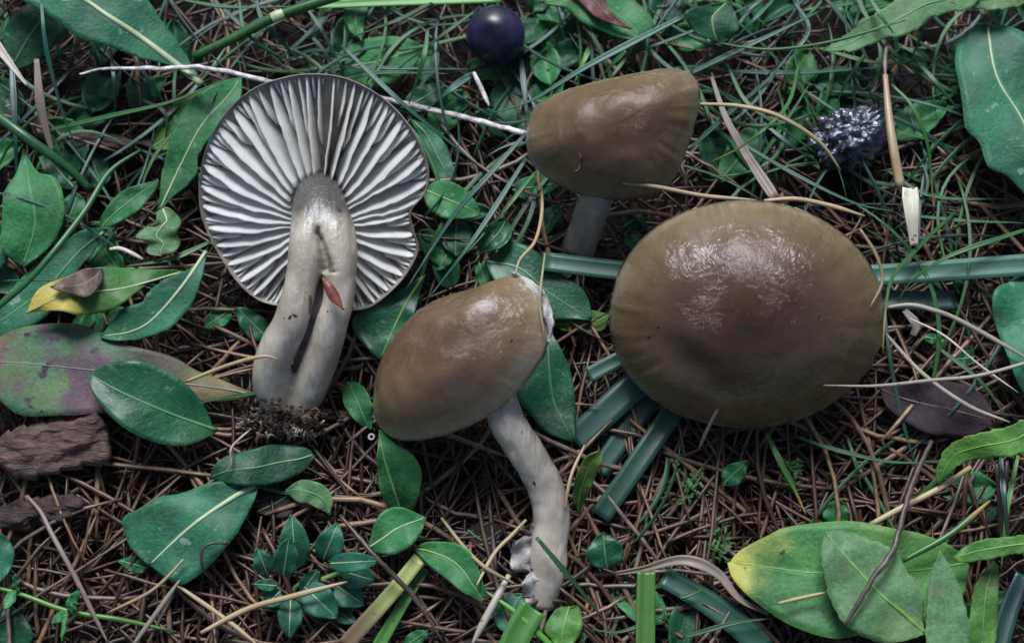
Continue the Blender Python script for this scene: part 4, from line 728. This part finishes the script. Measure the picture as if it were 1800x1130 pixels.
rod('grass_culm', 'pale green stem crossing below the stipe foot', [(852, 1038), (906, 1076), (975, 1140)], 11, 'lime', (0.9, 0.95, 0.9), cat='grass stalk', taper=(0.4, 1, 1))
rod('leaf_stalk', 'green stalk curving from the rolled leaf to the serrated leaf', [(1264, 76), (1310, 84), (1368, 87), (1469, 72), (1592, 36)], 6, 'green', (1.3, 1.5, 1.75, 1.95, 2.0), cat='stalk', n=26)

strip('broad_grass', 'wide yellow green blade lying behind the berry', [(540, 10), (700, 2), (880, -6)], 24, 'lime', (1.0, 1.1, 1.1), taper=(0.6, 1, 1), vf=0.3)
strip('dry_strip', 'curled tan dry strip lying behind the rolled bright blade', [(1082, 1008), (1130, 1000), (1200, 984), (1258, 1005), (1300, 1052), (1352, 1078)], 18, 'greybrown', (0.7, 0.8, 1.0, 0.95, 0.9, 0.85), taper=(0.3, 0.6, 1.0, 0.9, 0.6, 0.3), vf=0.6, n=34, twist=1.2, cat='straw')
strip('dry_strip', 'grey dry strip beside the wet pale leaf', [(1590, 545), (1610, 570), (1605, 590)], 16, 'greybrown', (0.8, 0.85, 0.8), taper=(0.6, 1, 0.6), cat='straw')
for q_ in ([(1770, 810), (1768, 870), (1772, 940)], [(1752, 815), (1757, 880), (1760, 950)]): rod('dry_stick', 'blackish dry stem in shade under the drooping speckled leaf', q_, 9, TWIG, (1.2, 1.2, 0.9), cat='stick', group='blackish stems under the drooping leaf')
ring_v, ring_f, ring_c = [], [], P(653, 768, 0.75)
for a_ in range(16):
    for b_ in range(8):
        t1, t2 = a_ / 16 * 6.2832, b_ / 8 * 6.2832; rr_ = 0.00045 + 0.00018 * math.cos(t2); ring_v.append((rr_ * math.cos(t1), rr_ * math.sin(t1), 0.00018 * math.sin(t2) + 0.00018)); ring_f.append((a_ * 8 + b_, ((a_ + 1) % 16) * 8 + b_, ((a_ + 1) % 16) * 8 + (b_ + 1) % 8, a_ * 8 + (b_ + 1) % 8))
tag(obj('seed_ring', mesh('seed_ring', ring_v, ring_f), BM['pale'], None, ring_c), 'tiny pale ring shaped seed husk beside the tilted cap', 'seed husk')
sh = strip('straw_sheath', 'white papery straw sheath above the flat blade', [(1599, 330), (1602, 375), (1607, 432)], 28, 'pale', (1.7, 1.7, 1.5), taper=(0.9, 1.0, 0.45), vf=0.5, cat='straw')
rod('straw_stalk', 'tan upright straw stalk leading to the white papery sheath', [(1556, 132), (1562, 200), (1572, 270), (1583, 330)], 15, 'straw', (1.6, 1.7, 1.75, 1.6), cat='straw', taper=(0.6, 0.9, 1.1, 1.2))
rod('straw_stalk', 'thin tip above the tan upright stalk', [(1562, 65), (1556, 100), (1556, 135)], 8, 'greybrown', (1.5, 1.55, 1.6), cat='straw')
strip('straw_stalk', 'grey brown flat stalk crossing the oval leaf beside the tan cap', [(1251, 135), (1275, 205), (1310, 268), (1362, 348)], 17, 'greybrown', (1.0, 1.2, 1.3, 1.5), cat='straw', taper=(0.3, 0.7, 1.1, 1.0), vf=0.5)
rod('straw_stalk', 'arching pale straw from the tan cap edge to the silver lump', [(1226, 183), (1300, 187), (1370, 205), (1440, 250), (1478, 300)], 8, 'straw', (1.6, 1.8, 1.9, 1.8, 1.4), cat='straw', n=28)
rod('straw_stalk', 'pale bent straw starting at the rim of the large cap below the flat blade', [(1555, 541), (1600, 536), (1640, 545), (1690, 565), (1810, 632)], 8.5, 'pale', (1.7, 1.7, 1.65, 1.5, 1.4), cat='straw', n=28)
rod('straw_stalk', 'thin pale straw lying over the rim of the large cap and the dead leaf', [(1447, 677), (1540, 678), (1640, 668), (1720, 660), (1810, 636)], 6.5, 'pale', (2.0, 1.9, 1.7, 1.6, 1.5), cat='straw', taper=(0.3, 0.8, 1, 1, 1), n=28)
rod('straw_stalk', 'whitish straw running across the blackish dead leaf', [(1558, 588), (1620, 655), (1700, 712), (1775, 742)], 7.5, 'pale', (1.2, 1.2, 1.15, 1.1), cat='straw')
rod('straw_stalk', 'fine pale hair straw looping above the whitish straw', [(1600, 560), (1660, 590), (1720, 640), (1790, 690)], 4, 'pale', (1.0, 1.05, 1.1, 1.1), cat='straw')
rod('straw_stalk', 'curly tan straw hanging over the rim of the large cap', [(1512, 403), (1540, 448), (1551, 495), (1529, 541)], 6, 'straw', (2.5, 2.45, 2.35, 2.35), cat='straw')
rod('straw_stalk', 'pale needle lying from the tan cap to the top of the large cap', [(1095, 322), (1150, 328), (1240, 345), (1330, 352)], 8, 'straw', (2.35, 2.35, 2.4, 2.55), cat='straw')
rod('straw_stalk', 'tan straw touching the top rim of the large cap', [(1343, 353), (1400, 350), (1460, 362), (1520, 380)], 8, 'straw', (2.5, 2.5, 2.4, 2.3), cat='straw')
rod('thread_stalk', 'wavy thread rising from the torn cap edge', [(953, 330), (952, 378), (940, 425), (914, 456), (906, 482)], 6, 'straw', (1.4, 1.7, 2.1, 2.5, 2.75), cat='straw', n=26)
rod('straw_stalk', 'hair thin needle hanging down the torn cap edge', [(958, 446), (951, 500), (949, 540), (957, 588)], 4, 'straw', (2.7, 2.98, 3.02, 3.0), cat='straw')
rod('straw_stalk', 'bright straw lying over needles and the evergreen herb', [(353, 1112), (437, 1069), (520, 1046), (610, 1022)], 10, 'straw', (0.9, 0.95, 1.1, 1.15), cat='straw')
rod('straw_stalk', 'straw crossing below the blunt blue green leaf', [(313, 1029), (404, 1093), (455, 1135)], 8, 'straw', (0.95, 0.9, 0.85), cat='straw')
rod('straw_stalk', 'crooked brown stalk crossing the trailing green stem', [(47, 871), (72, 900), (91, 938), (128, 1006), (165, 1080), (190, 1130)], 9, 'greybrown', (0.8, 0.9, 1.0, 0.95, 0.85, 0.8), cat='straw', n=26)
rod('straw_stalk', 'thick brown needle touching the tip of the blunt leaf', [(235, 1132), (280, 1070), (316, 1019)], 9, 'greybrown', (1.0, 1.05, 1.1), cat='straw')
rod('straw_stalk', 'yellowish bent straw on the tip of the blunt leaf', [(323, 982), (290, 1018), (255, 1045), (188, 1077)], 6, 'straw', (1.15, 1.15, 1.05, 0.9), cat='straw')
rod('straw_stalk', 'curved needle loop on the edge of the blunt leaf', [(400, 955), (370, 955), (354, 970), (357, 1000), (372, 1020)], 5, TWIG, (1.15, 1.25, 1.25, 1.15, 0.9), cat='straw')
rod('straw_stalk', 'tan needle bent over one strand of the split stipe', [(326, 671), (404, 641), (464, 626), (489, 632)], 7, 'straw', (1.0, 1.4, 1.95, 1.95), cat='straw')
rod('twig', 'dark twig lying over the grey green serrated leaf', [(1484, 1098), (1510, 1058), (1535, 1015), (1570, 965), (1600, 861), (1637, 775)], 10, TWIG, (1.95, 2.0, 2.02, 1.98, 1.7, 1.2), cat='twig', n=34, wob=0.25, kink=0.02, taper=(0.6, 0.9, 1.1, 1, 1, 0.8))
rod('straw_stalk', 'broken tan stalk behind the yellow tipped leaf', [(1530, 922), (1587, 891), (1651, 858), (1706, 821)], 11, 'straw', (1.1, 1.15, 1.15, 1.0), cat='straw', taper=(0.9, 1, 1, 0.8))
rod('straw_stalk', 'short needle stuck across the shaded edge of the large cap', [(1270, 702), (1250, 742), (1228, 790)], 7, 'greybrown', (1.75, 1.5, 1.1), cat='straw')
rod('straw_stalk', 'short tan needle on the yellow tipped leaf', [(1368, 1060), (1410, 1050), (1452, 1041)], 7, 'straw', (1.4, 1.45, 1.5), cat='straw')
rod('straw_stalk', 'pale split straw beside the bright green cut blade', [(895, 1010), (865, 1065), (830, 1132)], 13, 'pale', (0.9, 0.95, 0.9), cat='straw')
rod('straw_stalk', 'speckled yellow stalk running down to the pointed leaf', [(776, 910), (819, 965), (856, 999), (908, 1027)], 7, 'straw', (0.8, 1.0, 1.2, 1.0), cat='straw')
rod('straw_stalk', 'tan needle touching the peeled stipe flap', [(925, 913), (900, 940), (869, 972), (838, 1028)], 7, 'straw', (0.95, 0.95, 1.0, 1.25), cat='straw')
rod('twig', 'dark thin twig running past the oval green leaf', [(598, 905), (657, 975), (728, 1049), (778, 1128)], 9, TWIG, (1.1, 1.25, 1.1, 1.0), cat='twig', n=30, wob=0.2, kink=0.02)
rod('straw_stalk', 'brown jointed straw touching the curved grey stipe', [(1028, 782), (1007, 827), (998, 862), (993, 896)], 6, 'straw', (1.2, 1.35, 1.4, 1.3), cat='straw')
rod('root_thread', 'thin pale root thread hanging below the muddy stipe base', [(443, 752), (410, 782), (405, 800), (407, 815), (395, 830)], 4, ROOTM, (0.8, 1.05, 1.15, 1.15, 1.15), cat='root')
rod('dry_bit', 'grey weathered stick bit below the berry', [(833, 128), (843, 150), (860, 187)], 9, TWIGW, (0.9, 0.9, 0.85), cat='stick', wob=0.2)
rod('dry_bit', 'white dry fragment below the small lobed leaf', [(193, 438), (215, 438), (252, 456)], 8, BM['pale'], (0.9, 0.95, 0.9), cat='stick')
rod('dry_bit', 'tiny brown needle fragment on the tan cap', [(1010, 235), (1016, 255), (1021, 280)], 5, TWIG, (2.72, 2.72, 2.7), cat='needle')
rod('dry_bit', 'tiny dark hooked fragment on the tan cap', [(1027, 254), (1024, 272), (1017, 298), (1009, 300)], 4, TWIG, (2.75, 2.72, 2.6, 2.58), cat='needle')

# ------------------------------------------------------------------ needle litter
def needle_geo(L, bend, r, ns=5, n=7, kinky=0.0, rs=random):
    t = np.linspace(-0.5, 0.5, n); y = bend * (4 * t * t - 0.33) * L; z = rs.uniform(-0.04, 0.10) * (0.25 - t * t) * L * 2
    pts = np.stack([t * L, y, z], 1); pts[1:-1] += rng.normal(0, 1, (n - 2, 3)) * kinky
    rad = r * np.array([0.55] + [1] * (n - 3) + [0.85, 0.25]); return tube_geo(pts, rad, ns, 0.7)
NCOL = {'dark brown': needle_mat('needle_dark', [(0, (0.027, 0.012, 0.008)), (1, (0.054, 0.026, 0.016))]), 'reddish brown': needle_mat('needle_reddish', [(0, (0.076, 0.030, 0.015)), (1, (0.116, 0.049, 0.025))]),
        'tan': needle_mat('needle_tan', [(0, (0.179, 0.097, 0.051)), (1, (0.269, 0.155, 0.078))]), 'greyish': needle_mat('needle_grey', [(0, (0.108, 0.072, 0.054)), (1, (0.179, 0.126, 0.097))]), 'plain brown': needle_mat('needle_brown', [(0, (0.090, 0.045, 0.027)), (1, (0.134, 0.072, 0.043))])}
BEND = {'straight': (0.0, 0.008, -0.01), 'slightly bent': (0.04, -0.045, 0.055), 'strongly curved': (0.12, -0.14, 0.18)}; NV = {}
for cn, cm_ in NCOL.items():
    for bn, bv in BEND.items():
        for ln, (l0, l1) in {'long': (0.029, 0.038), 'short': (0.013, 0.021)}.items():
            ms = []
            for k in range(2):
                v, f, uv = needle_geo(random.uniform(l0, l1), random.choice(bv), random.uniform(0.00026, 0.00044), 6, 8, 0.00012); m_ = mesh('pine_needle', v, f, uv); m_.materials.append(cm_); ms.append(m_)
            NV[cn, bn, ln] = ms
LAND = {'the berry': (871, 62), 'the whitish twig': (220, 121), 'the gill cap': (400, 480), 'the muddy stipe base': (505, 760), 'the smooth dark leaf': (270, 705), 'the mottled leaf': (90, 650), 'the bark': (100, 800), 'the dark bark strip': (70, 900), 'the blunt leaf': (240, 900), 'the crooked stalk': (110, 980), 'the trailing stem': (170, 1085), 'the blunt leaf tip': (300, 1040), 'the evergreen herb': (520, 1010), 'the bright straw': (440, 1075), 'the dry yellow blade': (660, 1075), 'the upright light leaf': (705, 830), 'the oval leaf pair': (780, 930), 'the tilted cap': (800, 790), 'the curved stipe': (930, 880), 'the stipe foot': (950, 1080), 'the lime leaf': (1035, 850), 'the slanting teal blade': (1110, 830), 'the round dark leaf': (1064, 970), 'the rolled upright blade': (1136, 1060), 'the wide teal blade': (1250, 1070), 'the moss sprig': (1220, 850), 'the tiny oval leaf': (1292, 831), 'the large cap': (1330, 770), 'the yellow leaf tip': (1275, 985), 'the serrated grey green leaf': (1480, 880), 'the dark twig': (1610, 850), 'the drooping speckled leaf': (1690, 850), 'the blackish dead leaf': (1640, 715), 'the pale bent straw': (1700, 580), 'the wide flat blade': (1680, 420), 'the straw sheath': (1600, 400), 'the silver lump': (1495, 250), 'the tan cap': (1075, 370), 'the grey flat stalk': (1300, 260), 'the broad scuffed leaf': (1720, 330), 'the torn cap edge': (900, 440), 'the yellow tipped leaf': (150, 510), 'the lobed leaf': (283, 410), 'the split stipe': (430, 620), 'the thick jointed stem': (470, 60), 'the serrated light leaf': (1560, 50), 'the rolled mottled leaf': (1250, 45)}
def nearest(px, py): return min(LAND, key=lambda k: (LAND[k][0] - px) ** 2 + (LAND[k][1] - py) ** 2)
DENS = [(0, 0, 600, 260, 0.14), (600, 0, 1800, 260, 0.10), (0, 260, 400, 560, 0.22), (0, 560, 480, 760, 0.5), (0, 760, 700, 1130, 1.0), (600, 560, 1100, 800, 0.55), (700, 760, 1300, 1130, 1.0), (1250, 740, 1800, 960, 1.0), (1540, 260, 1800, 760, 0.8), (1230, 120, 1560, 360, 0.26)]
def dens(px, py):
    d = 0.3
    for a, b, c, e, q in DENS:
        if a <= px < c and b <= py < e: d = max(d, q) if q > 0.3 else q
    return d
cnt = 0; tries = 0; keys = list(NV)
while cnt < 290 and tries < 9000:
    tries += 1; px, py = random.uniform(-20, 1820), random.uniform(-10, 1140)
    if random.random() > dens(px, py): continue
    cn = random.choice(('dark brown', 'reddish brown', 'tan', 'greyish', 'plain brown', 'plain brown', 'tan')); bn = random.choice(('straight', 'straight', 'slightly bent', 'strongly curved')); ln = random.choice(('long', 'long', 'short'))
    z = random.uniform(0.42, 0.62); c = P(px, py, z)
    o = obj('pine_needle', random.choice(NV[cn, bn, ln]), None, None, c); o.rotation_euler = (random.gauss(0, 0.25), random.gauss(0, 0.07), random.uniform(0, 6.283)); o.scale = (random.uniform(0.92, 1.08), random.uniform(0.9, 1.2), 1)
    lb = '%s %s %s dry needle near %s' % (ln, bn, cn, nearest(px, py)); tag(o, lb, 'needle', 'dry needles: ' + lb); cnt += 1
TP = (0.6, 1, 1, 0.7, 0.1)
for pts, wd, mat, z in [
    ([(72, -5), (81, 84), (111, 202), (145, 280)], 7, 'teal', (2.0, 2.1, 1.7, 0.8)), ([(80, 230), (202, 202), (303, 178), (398, 138)], 8, 'green', (0.9, 1.3, 1.5, 1.6)), ([(193, 85), (200, 140), (203, 216)], 6, 'teal', (1.3, 1.6, 0.9)),
    ([(600, 80), (711, 185), (849, 297)], 8, 'teal', (1.2, 1.4, 0.9)), ([(1205, 27), (1037, 114), (935, 176), (860, 200)], 12, 'teal', (1.3, 1.2, 1.1, 0.9)), ([(925, 234), (862, 305), (798, 378), (714, 508)], 9, 'teal', (1.2, 1.3, 1.2, 1.2)),
    ([(925, 278), (862, 377), (819, 439), (750, 528)], 9, 'teal', (1.0, 1.2, 1.3, 1.1)), ([(942, 302), (876, 382), (820, 445)], 7, 'lime', (0.8, 1.0, 1.1)), ([(752, 52), (745, 101), (718, 184)], 8, 'green', (1.4, 1.5, 1.0)), ([(760, 5), (700, 35), (616, 66)], 7, 'green', (1.2, 1.4, 1.2)),
    ([(1210, 131), (1290, 92), (1365, 57), (1445, 18)], 10, 'teal', (1.0, 1.2, 1.3, 1.3)), ([(1277, 110), (1311, 178), (1370, 222), (1436, 270)], 7, 'green', (0.9, 1.2, 1.2, 0.9)), ([(1405, 110), (1382, 188), (1311, 252), (1246, 287)], 6, 'gyellow', (1.0, 1.6, 1.7, 1.2)),
    ([(1300, 250), (1402, 309), (1503, 357), (1585, 374)], 7, 'teal', (0.9, 1.2, 1.3, 1.2)), ([(1567, 148), (1604, 188), (1631, 256), (1642, 372)], 6, 'gyellow', (1.4, 1.5, 1.3, 0.9)), ([(1528, -5), (1550, 30), (1571, 58)], 7, 'green', (1.9, 2.0, 1.9)),
    ([(1604, 100), (1650, 150), (1690, 200)], 8, 'green', (1.0, 1.2, 1.0)), ([(1805, 403), (1671, 449), (1604, 493), (1578, 530)], 8, 'green', (1.2, 1.4, 1.35, 1.0)), ([(1680, 372), (1620, 429), (1570, 486), (1557, 543), (1552, 620)], 7, 'gyellow', (0.9, 1.5, 1.9, 2.1, 2.0)),
    ([(1612, 380), (1700, 388), (1805, 392)], 6, 'green', (0.8, 0.9, 0.9)), ([(1643, 606), (1725, 671), (1770, 735)], 8, 'green', (0.8, 1.0, 0.95)), ([(1398, 766), (1469, 790), (1563, 811), (1656, 812)], 7, 'green', (0.8, 1.0, 1.0, 1.0)),
    ([(1346, 758), (1378, 824), (1398, 862), (1417, 905)], 10, 'gyellow', (0.9, 1.0, 0.9, 0.8)), ([(943, 944), (1014, 1029), (1070, 1098)], 8, 'green', (1.3, 1.2, 0.8)), ([(370, -5), (440, 60), (525, 142)], 7, 'teal', (1.0, 1.2, 0.9)), ([(320, 0), (400, 12), (520, 12)], 6, 'green', (1.0, 1.1, 1.0)),
    ([(450, -5), (465, 40), (540, 120)], 8, 'teal', (1.2, 1.3, 0.9)), ([(505, 105), (560, 88), (640, 108)], 6, 'teal', (0.8, 1.0, 0.9)), ([(540, 15), (570, 60), (600, 120)], 7, 'teal', (1.1, 1.2, 0.9)), ([(420, 0), (435, 60), (510, 110)], 6, 'green', (1.3, 1.3, 1.0)), ([(1395, 0), (1420, 60), (1340, 140)], 8, 'tealdark', (0.9, 1.2, 0.9)),
    ([(1360, 0), (1300, 60), (1290, 70)], 7, 'teal', (0.9, 1.0, 0.8)), ([(1265, 125), (1400, 128), (1560, 118)], 8, 'teal', (0.7, 0.9, 0.8)), ([(1440, 85), (1540, 110), (1640, 105)], 7, 'green', (0.9, 1.0, 0.9)), ([(1520, 95), (1490, 140), (1470, 185)], 6, 'green', (1.0, 1.2, 0.9)),
    ([(1340, 215), (1400, 262), (1450, 290)], 7, 'tealdark', (0.8, 0.9, 0.7)), ([(1210, 265), (1280, 200), (1350, 140), (1400, 80)], 9, 'teal', (0.8, 1.0, 1.2, 1.2)), ([(1560, 300), (1640, 345), (1780, 350)], 6, 'green', (0.8, 0.9, 0.8)), ([(1400, 150), (1500, 210), (1545, 190)], 5, 'green', (0.7, 0.9, 0.7)),
    ([(1640, 0), (1620, 60), (1600, 110)], 6, 'green', (1.2, 1.3, 1.0)), ([(1720, 5), (1730, 30), (1733, 48)], 9, 'green', (1.2, 1.3, 1.3)), ([(1770, 0), (1745, 35), (1738, 48)], 7, 'gyellow', (1.3, 1.4, 1.3)), ([(600, 140), (670, 128), (790, 130)], 7, 'green', (0.9, 1.1, 0.9)), ([(600, 118), (700, 120), (830, 122)], 6, 'tealdark', (0.8, 0.9, 0.8)),
    ([(828, 135), (790, 160), (752, 190)], 9, 'teal', (0.9, 1.0, 0.8)), ([(835, 20), (780, 60), (700, 120)], 6, 'green', (1.2, 1.2, 0.9)), ([(915, 100), (922, 160), (928, 228)], 11, 'tealdark', (0.7, 0.8, 0.8)), ([(1050, 60), (1030, 100), (1010, 145)], 10, 'lime', (0.6, 0.8, 0.7)), ([(1100, 90), (1075, 115), (1060, 132)], 8, 'green', (1.5, 1.4, 1.2)),
    ([(190, 480), (110, 490), (5, 493)], 6, 'green', (0.9, 1.0, 1.0)), ([(370, 425), (300, 455), (220, 468)], 9, 'green', (0.8, 0.95, 0.9)), ([(455, 690), (400, 698), (350, 708)], 7, 'green', (1.1, 1.0, 0.9)), ([(450, 855), (520, 870), (560, 880)], 5, 'green', (0.6, 0.7, 0.6)), ([(620, 645), (560, 660), (640, 640)], 6, 'teal', (0.5, 0.6, 0.6)),
    ([(1170, 1080), (1090, 1110), (1040, 1105)], 6, 'green', (0.7, 0.8, 0.7)), ([(1200, 1120), (1290, 1095), (1365, 1085)], 8, 'green', (0.8, 0.9, 0.9)), ([(1195, 1050), (1230, 1038), (1235, 1035)], 7, 'green', (0.9, 0.9, 0.9)), ([(1790, 800), (1770, 900), (1760, 1000)], 8, 'lime', (1.2, 1.4, 1.0)), ([(1760, 800), (1765, 870), (1775, 960)], 10, 'tealdark', (1.3, 1.5, 1.2)),
    ([(1490, 770), (1500, 800), (1515, 860)], 6, 'green', (0.6, 0.7, 0.6)), ([(70, 275), (80, 300), (85, 330)], 8, 'green', (0.7, 0.8, 0.6)), ([(20, 100), (25, 200), (30, 330)], 12, 'tealdark', (0.8, 0.9, 0.6)), ([(250, 175), (290, 200), (290, 260)], 6, 'teal', (0.8, 0.9, 0.6)), ([(240, 110), (275, 160), (300, 200)], 7, 'teal', (0.7, 0.7, 0.6))]:
    m_ = pts[len(pts) // 2]; lb = '%s arching near %s' % ({'teal': 'slender blue green grass blade', 'green': 'slender dark green grass blade', 'lime': 'slender bright green grass blade', 'gyellow': 'slender green grass blade with dry yellow tip', 'tealdark': 'slender dark teal grass blade'}[mat], nearest(*m_)); strip('grass_leaf', lb, pts, wd, mat, z, group='traced grass: ' + lb, cat='grass leaf', taper=TP)
# everything below and beyond those: one mass
V, F, RN = [], [], []
def add_litter(n, zlo, zhi, rlo, rhi, Llo, Lhi, x0, x1, y0, y1, use_d):
    global V, F, RN
    k = 0; off = sum(len(v) for v in V)
    while k < n:
        px, py = random.uniform(x0, x1), random.uniform(y0, y1)
        if use_d and random.random() > 0.05 + 0.95 * dens(px, py): continue
        z = random.uniform(zlo, zhi); c = P(px, py, z); L = random.uniform(Llo, Lhi)
        v, f, _ = needle_geo(L, random.choice((0.0, 0.01, -0.02, 0.04, -0.05, 0.11)), random.uniform(rlo, rhi), 5, 6, 0.00015)
        a = random.uniform(0, 6.283); b = random.gauss(0, 0.10); ca, sa, cb_, sb = math.cos(a), math.sin(a), math.cos(b), math.sin(b)
        M = np.array([[ca * cb_, -sa, ca * sb], [sa * cb_, ca, sa * sb], [-sb, 0, cb_]])
        V.append(v @ M.T + c); F += [tuple(off + i for i in q) for q in f]; off += len(v); RN.append(np.full(len(v), random.random())); k += 1
add_litter(1100, -0.2, 0.15, 0.0002, 0.00042, 0.008, 0.03, -250, 2050, -250, 1400, False)
add_litter(1500, 0.05, 0.42, 0.00022, 0.00044, 0.010, 0.034, -250, 2050, -250, 1400, True)
add_litter(800, -0.1, 0.4, 0.00016, 0.00030, 0.004, 0.012, -250, 2050, -250, 1400, False)
add_litter(3800, -0.15, 0.35, 0.00022, 0.00044, 0.010, 0.034, -1300, 3100, -1300, 2000, False)
add_litter(350, 0.3, 0.5, 0.0003, 0.00045, 0.012, 0.03, 250, 1750, 740, 1250, False)
o = obj('needle_litter', mesh('needle_litter', np.vstack(V), F, attr={'rnd': np.concatenate(RN)}), NEEDLE); tag(o, 'deep layer of brown and grey pine needles covering the ground', 'needle litter', kind='stuff')
# soil crumbs, bud scales
V, F, RN = [], [], []
for k in range(2200):
    c = P(random.uniform(-200, 2000), random.uniform(-200, 1350), random.uniform(-0.2, 0.2)); r = random.uniform(0.0004, 0.0014); b0 = len(V)
    sc = np.array([random.uniform(.4, 1.4), random.uniform(.4, 1.4), random.uniform(.2, .6)])
    for d in ((1, 0, 0), (-1, 0, 0), (0, 1, 0), (0, -1, 0), (0, 0, 1), (0, 0, -1)): V.append(c + np.array(d) * r * sc * random.uniform(0.7, 1.2))
    for t3 in ((0, 2, 4), (2, 1, 4), (1, 3, 4), (3, 0, 4), (2, 0, 5), (1, 2, 5), (3, 1, 5), (0, 3, 5)): F.append(tuple(b0 + i for i in t3))
    RN += [random.random() * 0.5] * 6
o = obj('litter_crumbs', mesh('litter_crumbs', V, F, smooth=False, attr={'rnd': RN}), NEEDLE); tag(o, 'dark soil crumbs and bud scales between the needles', 'litter', kind='stuff')

# random thin grass growing through the top of the picture
GV = {}
for mt in ('teal', 'green', 'tealdark'):
    GV[mt] = []
    for k in range(7):
        L = random.uniform(0.02, 0.05); n = 14; t = np.linspace(-0.5, 0.5, n); b = random.choice((0.1, -0.1, 0.2, -0.25, 0.05))
        C = np.stack([t * L, b * (4 * t * t) * L, (0.25 - t * t) * L * random.uniform(0.1, 0.35)], 1); T = np.gradient(C, axis=0); Sd = np.cross(T, [0, 0, 1]); Sd /= np.linalg.norm(Sd, axis=1, keepdims=True)
        wd = np.interp(np.linspace(0, 1, n), [0, 0.3, 0.7, 1], [0.6, 1, 0.8, 0.08]) * random.uniform(0.00022, 0.00042); G = np.zeros((n, 3, 3)); UV = np.zeros((n, 3, 2))
        for j, u in enumerate((-1, 0, 1)): G[:, j] = C + Sd * (u * wd)[:, None] + np.array([0, 0, 1]) * (abs(u) * wd * 0.4)[:, None]; UV[:, j, 0] = (u + 1) / 2; UV[:, j, 1] = np.linspace(0, 1, n)
        v, f, uv = sheet(G, UV, 0.00012); m_ = mesh('grass_leaf', v, f, uv); m_.materials.append(BM[mt]); m_['look'] = ('short ' if L < 0.032 else 'long ') + ('curved' if abs(b) > 0.15 else 'straight' if abs(b) < 0.07 else 'bowed'); GV[mt].append(m_)
labs = {'teal': 'thin blue green grass blade lying over the litter', 'green': 'thin dark green grass blade lying over the litter', 'tealdark': 'thin dark teal grass blade lying over the litter'}
for (x0, y0, x1, y1, n) in [(-30, -60, 600, 130, 22), (560, -60, 960, 200, 22), (930, -60, 1250, 140, 20), (1220, -60, 1820, 360, 62), (0, 130, 360, 420, 14), (740, 180, 960, 440, 12), (1540, 330, 1820, 700, 10), (1150, 740, 1800, 900, 5)]:
    for k in range(n):
        mt = random.choice(('teal', 'green', 'tealdark', 'green')); px, py = random.uniform(x0, x1), random.uniform(y0, y1); o = obj('grass_leaf', random.choice(GV[mt]), None, None, P(px, py, random.uniform(0.4, 0.75)))
        o.rotation_euler = (random.gauss(0, 0.3), random.gauss(0, 0.10), random.uniform(0, 6.283)); s = random.uniform(0.7, 1.2); o.scale = (s, 1.0, 1.0); lb = '%s thin %s grass blade near %s' % (o.data['look'], {'teal': 'blue green', 'green': 'dark green', 'tealdark': 'dark teal'}[mt], nearest(px, py)); tag(o, lb, 'grass leaf', 'grass: ' + lb)
# low herb leaves in the shade under the grass
LV = []
for k in range(6):
    L = random.uniform(0.007, 0.013); n = 12; U = np.linspace(-1, 1, 7); G = np.zeros((n, 7, 3)); UV = np.zeros((n, 7, 2))
    for i in range(n):
        s = i / (n - 1); wd = L * random.uniform(0.26, 0.3) * max(0.02, math.sin(math.pi * s ** 0.8)) ** 0.7
        for j, u in enumerate(U): G[i, j] = ((s - 0.5) * L, u * wd, 0.0012 * abs(u) - 0.004 * (s - 0.5) ** 2 + 0.0006 * nz(s * 4, u * 2, k)); UV[i, j] = ((u + 1) / 2, s)
    v, f, uv = sheet(G, UV, 0.0002); m_ = mesh('herb_leaf', v, f, uv); m_.materials.append(LM['mid' if k % 3 == 0 else 'dark']); LV.append(m_)
for (x0, y0, x1, y1, n) in [(-20, -40, 420, 330, 16), (560, -40, 960, 330, 16), (950, -40, 1820, 150, 26), (1230, 130, 1700, 340, 10), (760, 360, 1000, 480, 5), (0, 400, 350, 600, 6), (1000, 1040, 1250, 1130, 4), (1680, 850, 1820, 1130, 6)]:
    for k in range(n):
        px, py = random.uniform(x0, x1), random.uniform(y0, y1); o = obj('herb_leaf', random.choice(LV), None, None, P(px, py, random.uniform(0.35, 0.55))); o.rotation_euler = (random.gauss(0, 0.25), random.gauss(0, 0.25), random.uniform(0, 6.283)); s = random.uniform(0.7, 1.3); o.scale = (s, s, s)
        lb = '%s %s oval herb leaf low in the shade near %s' % ('tiny' if s < 0.85 else 'small' if s < 1.1 else 'bigger', 'dark' if LM['dark'].name == o.data.materials[0].name else 'green', nearest(px, py)); tag(o, lb, 'leaf', 'herb leaves: ' + lb)
# moss sprigs
def moss(px, py, label):
    root = None; V, F = [], []
    for k in range(70):
        a = random.uniform(0, 6.28); c = P(px + random.gauss(0, 9), py + random.gauss(0, 14), random.uniform(0.35, 0.75)); d = np.array([math.cos(a), math.sin(a), random.uniform(0, 0.9)]) * random.uniform(0.0008, 0.0018); s = np.cross(d, [0, 0, 1]); s = s / np.linalg.norm(s) * 0.00022; b0 = len(V)
        V += [c - s, c + s, c + d * 0.6 + s * 0.7, c + d, c + d * 0.6 - s * 0.7]; F += [(b0, b0 + 1, b0 + 2, b0 + 3, b0 + 4)]
    V = np.array(V); o0 = base_of(V); tag(obj('moss_sprig', mesh('moss_sprig', V - o0, F), MOSS, None, o0), label, 'moss')
moss(1218, 850, 'bright green moss sprig below the large cap'); moss(1265, 955, 'small moss sprig near the yellow leaf tip'); moss(1395, 830, 'dark moss sprig among needles beside a green blade')
moss(1430, 265, 'mossy tuft touching the silver lump')
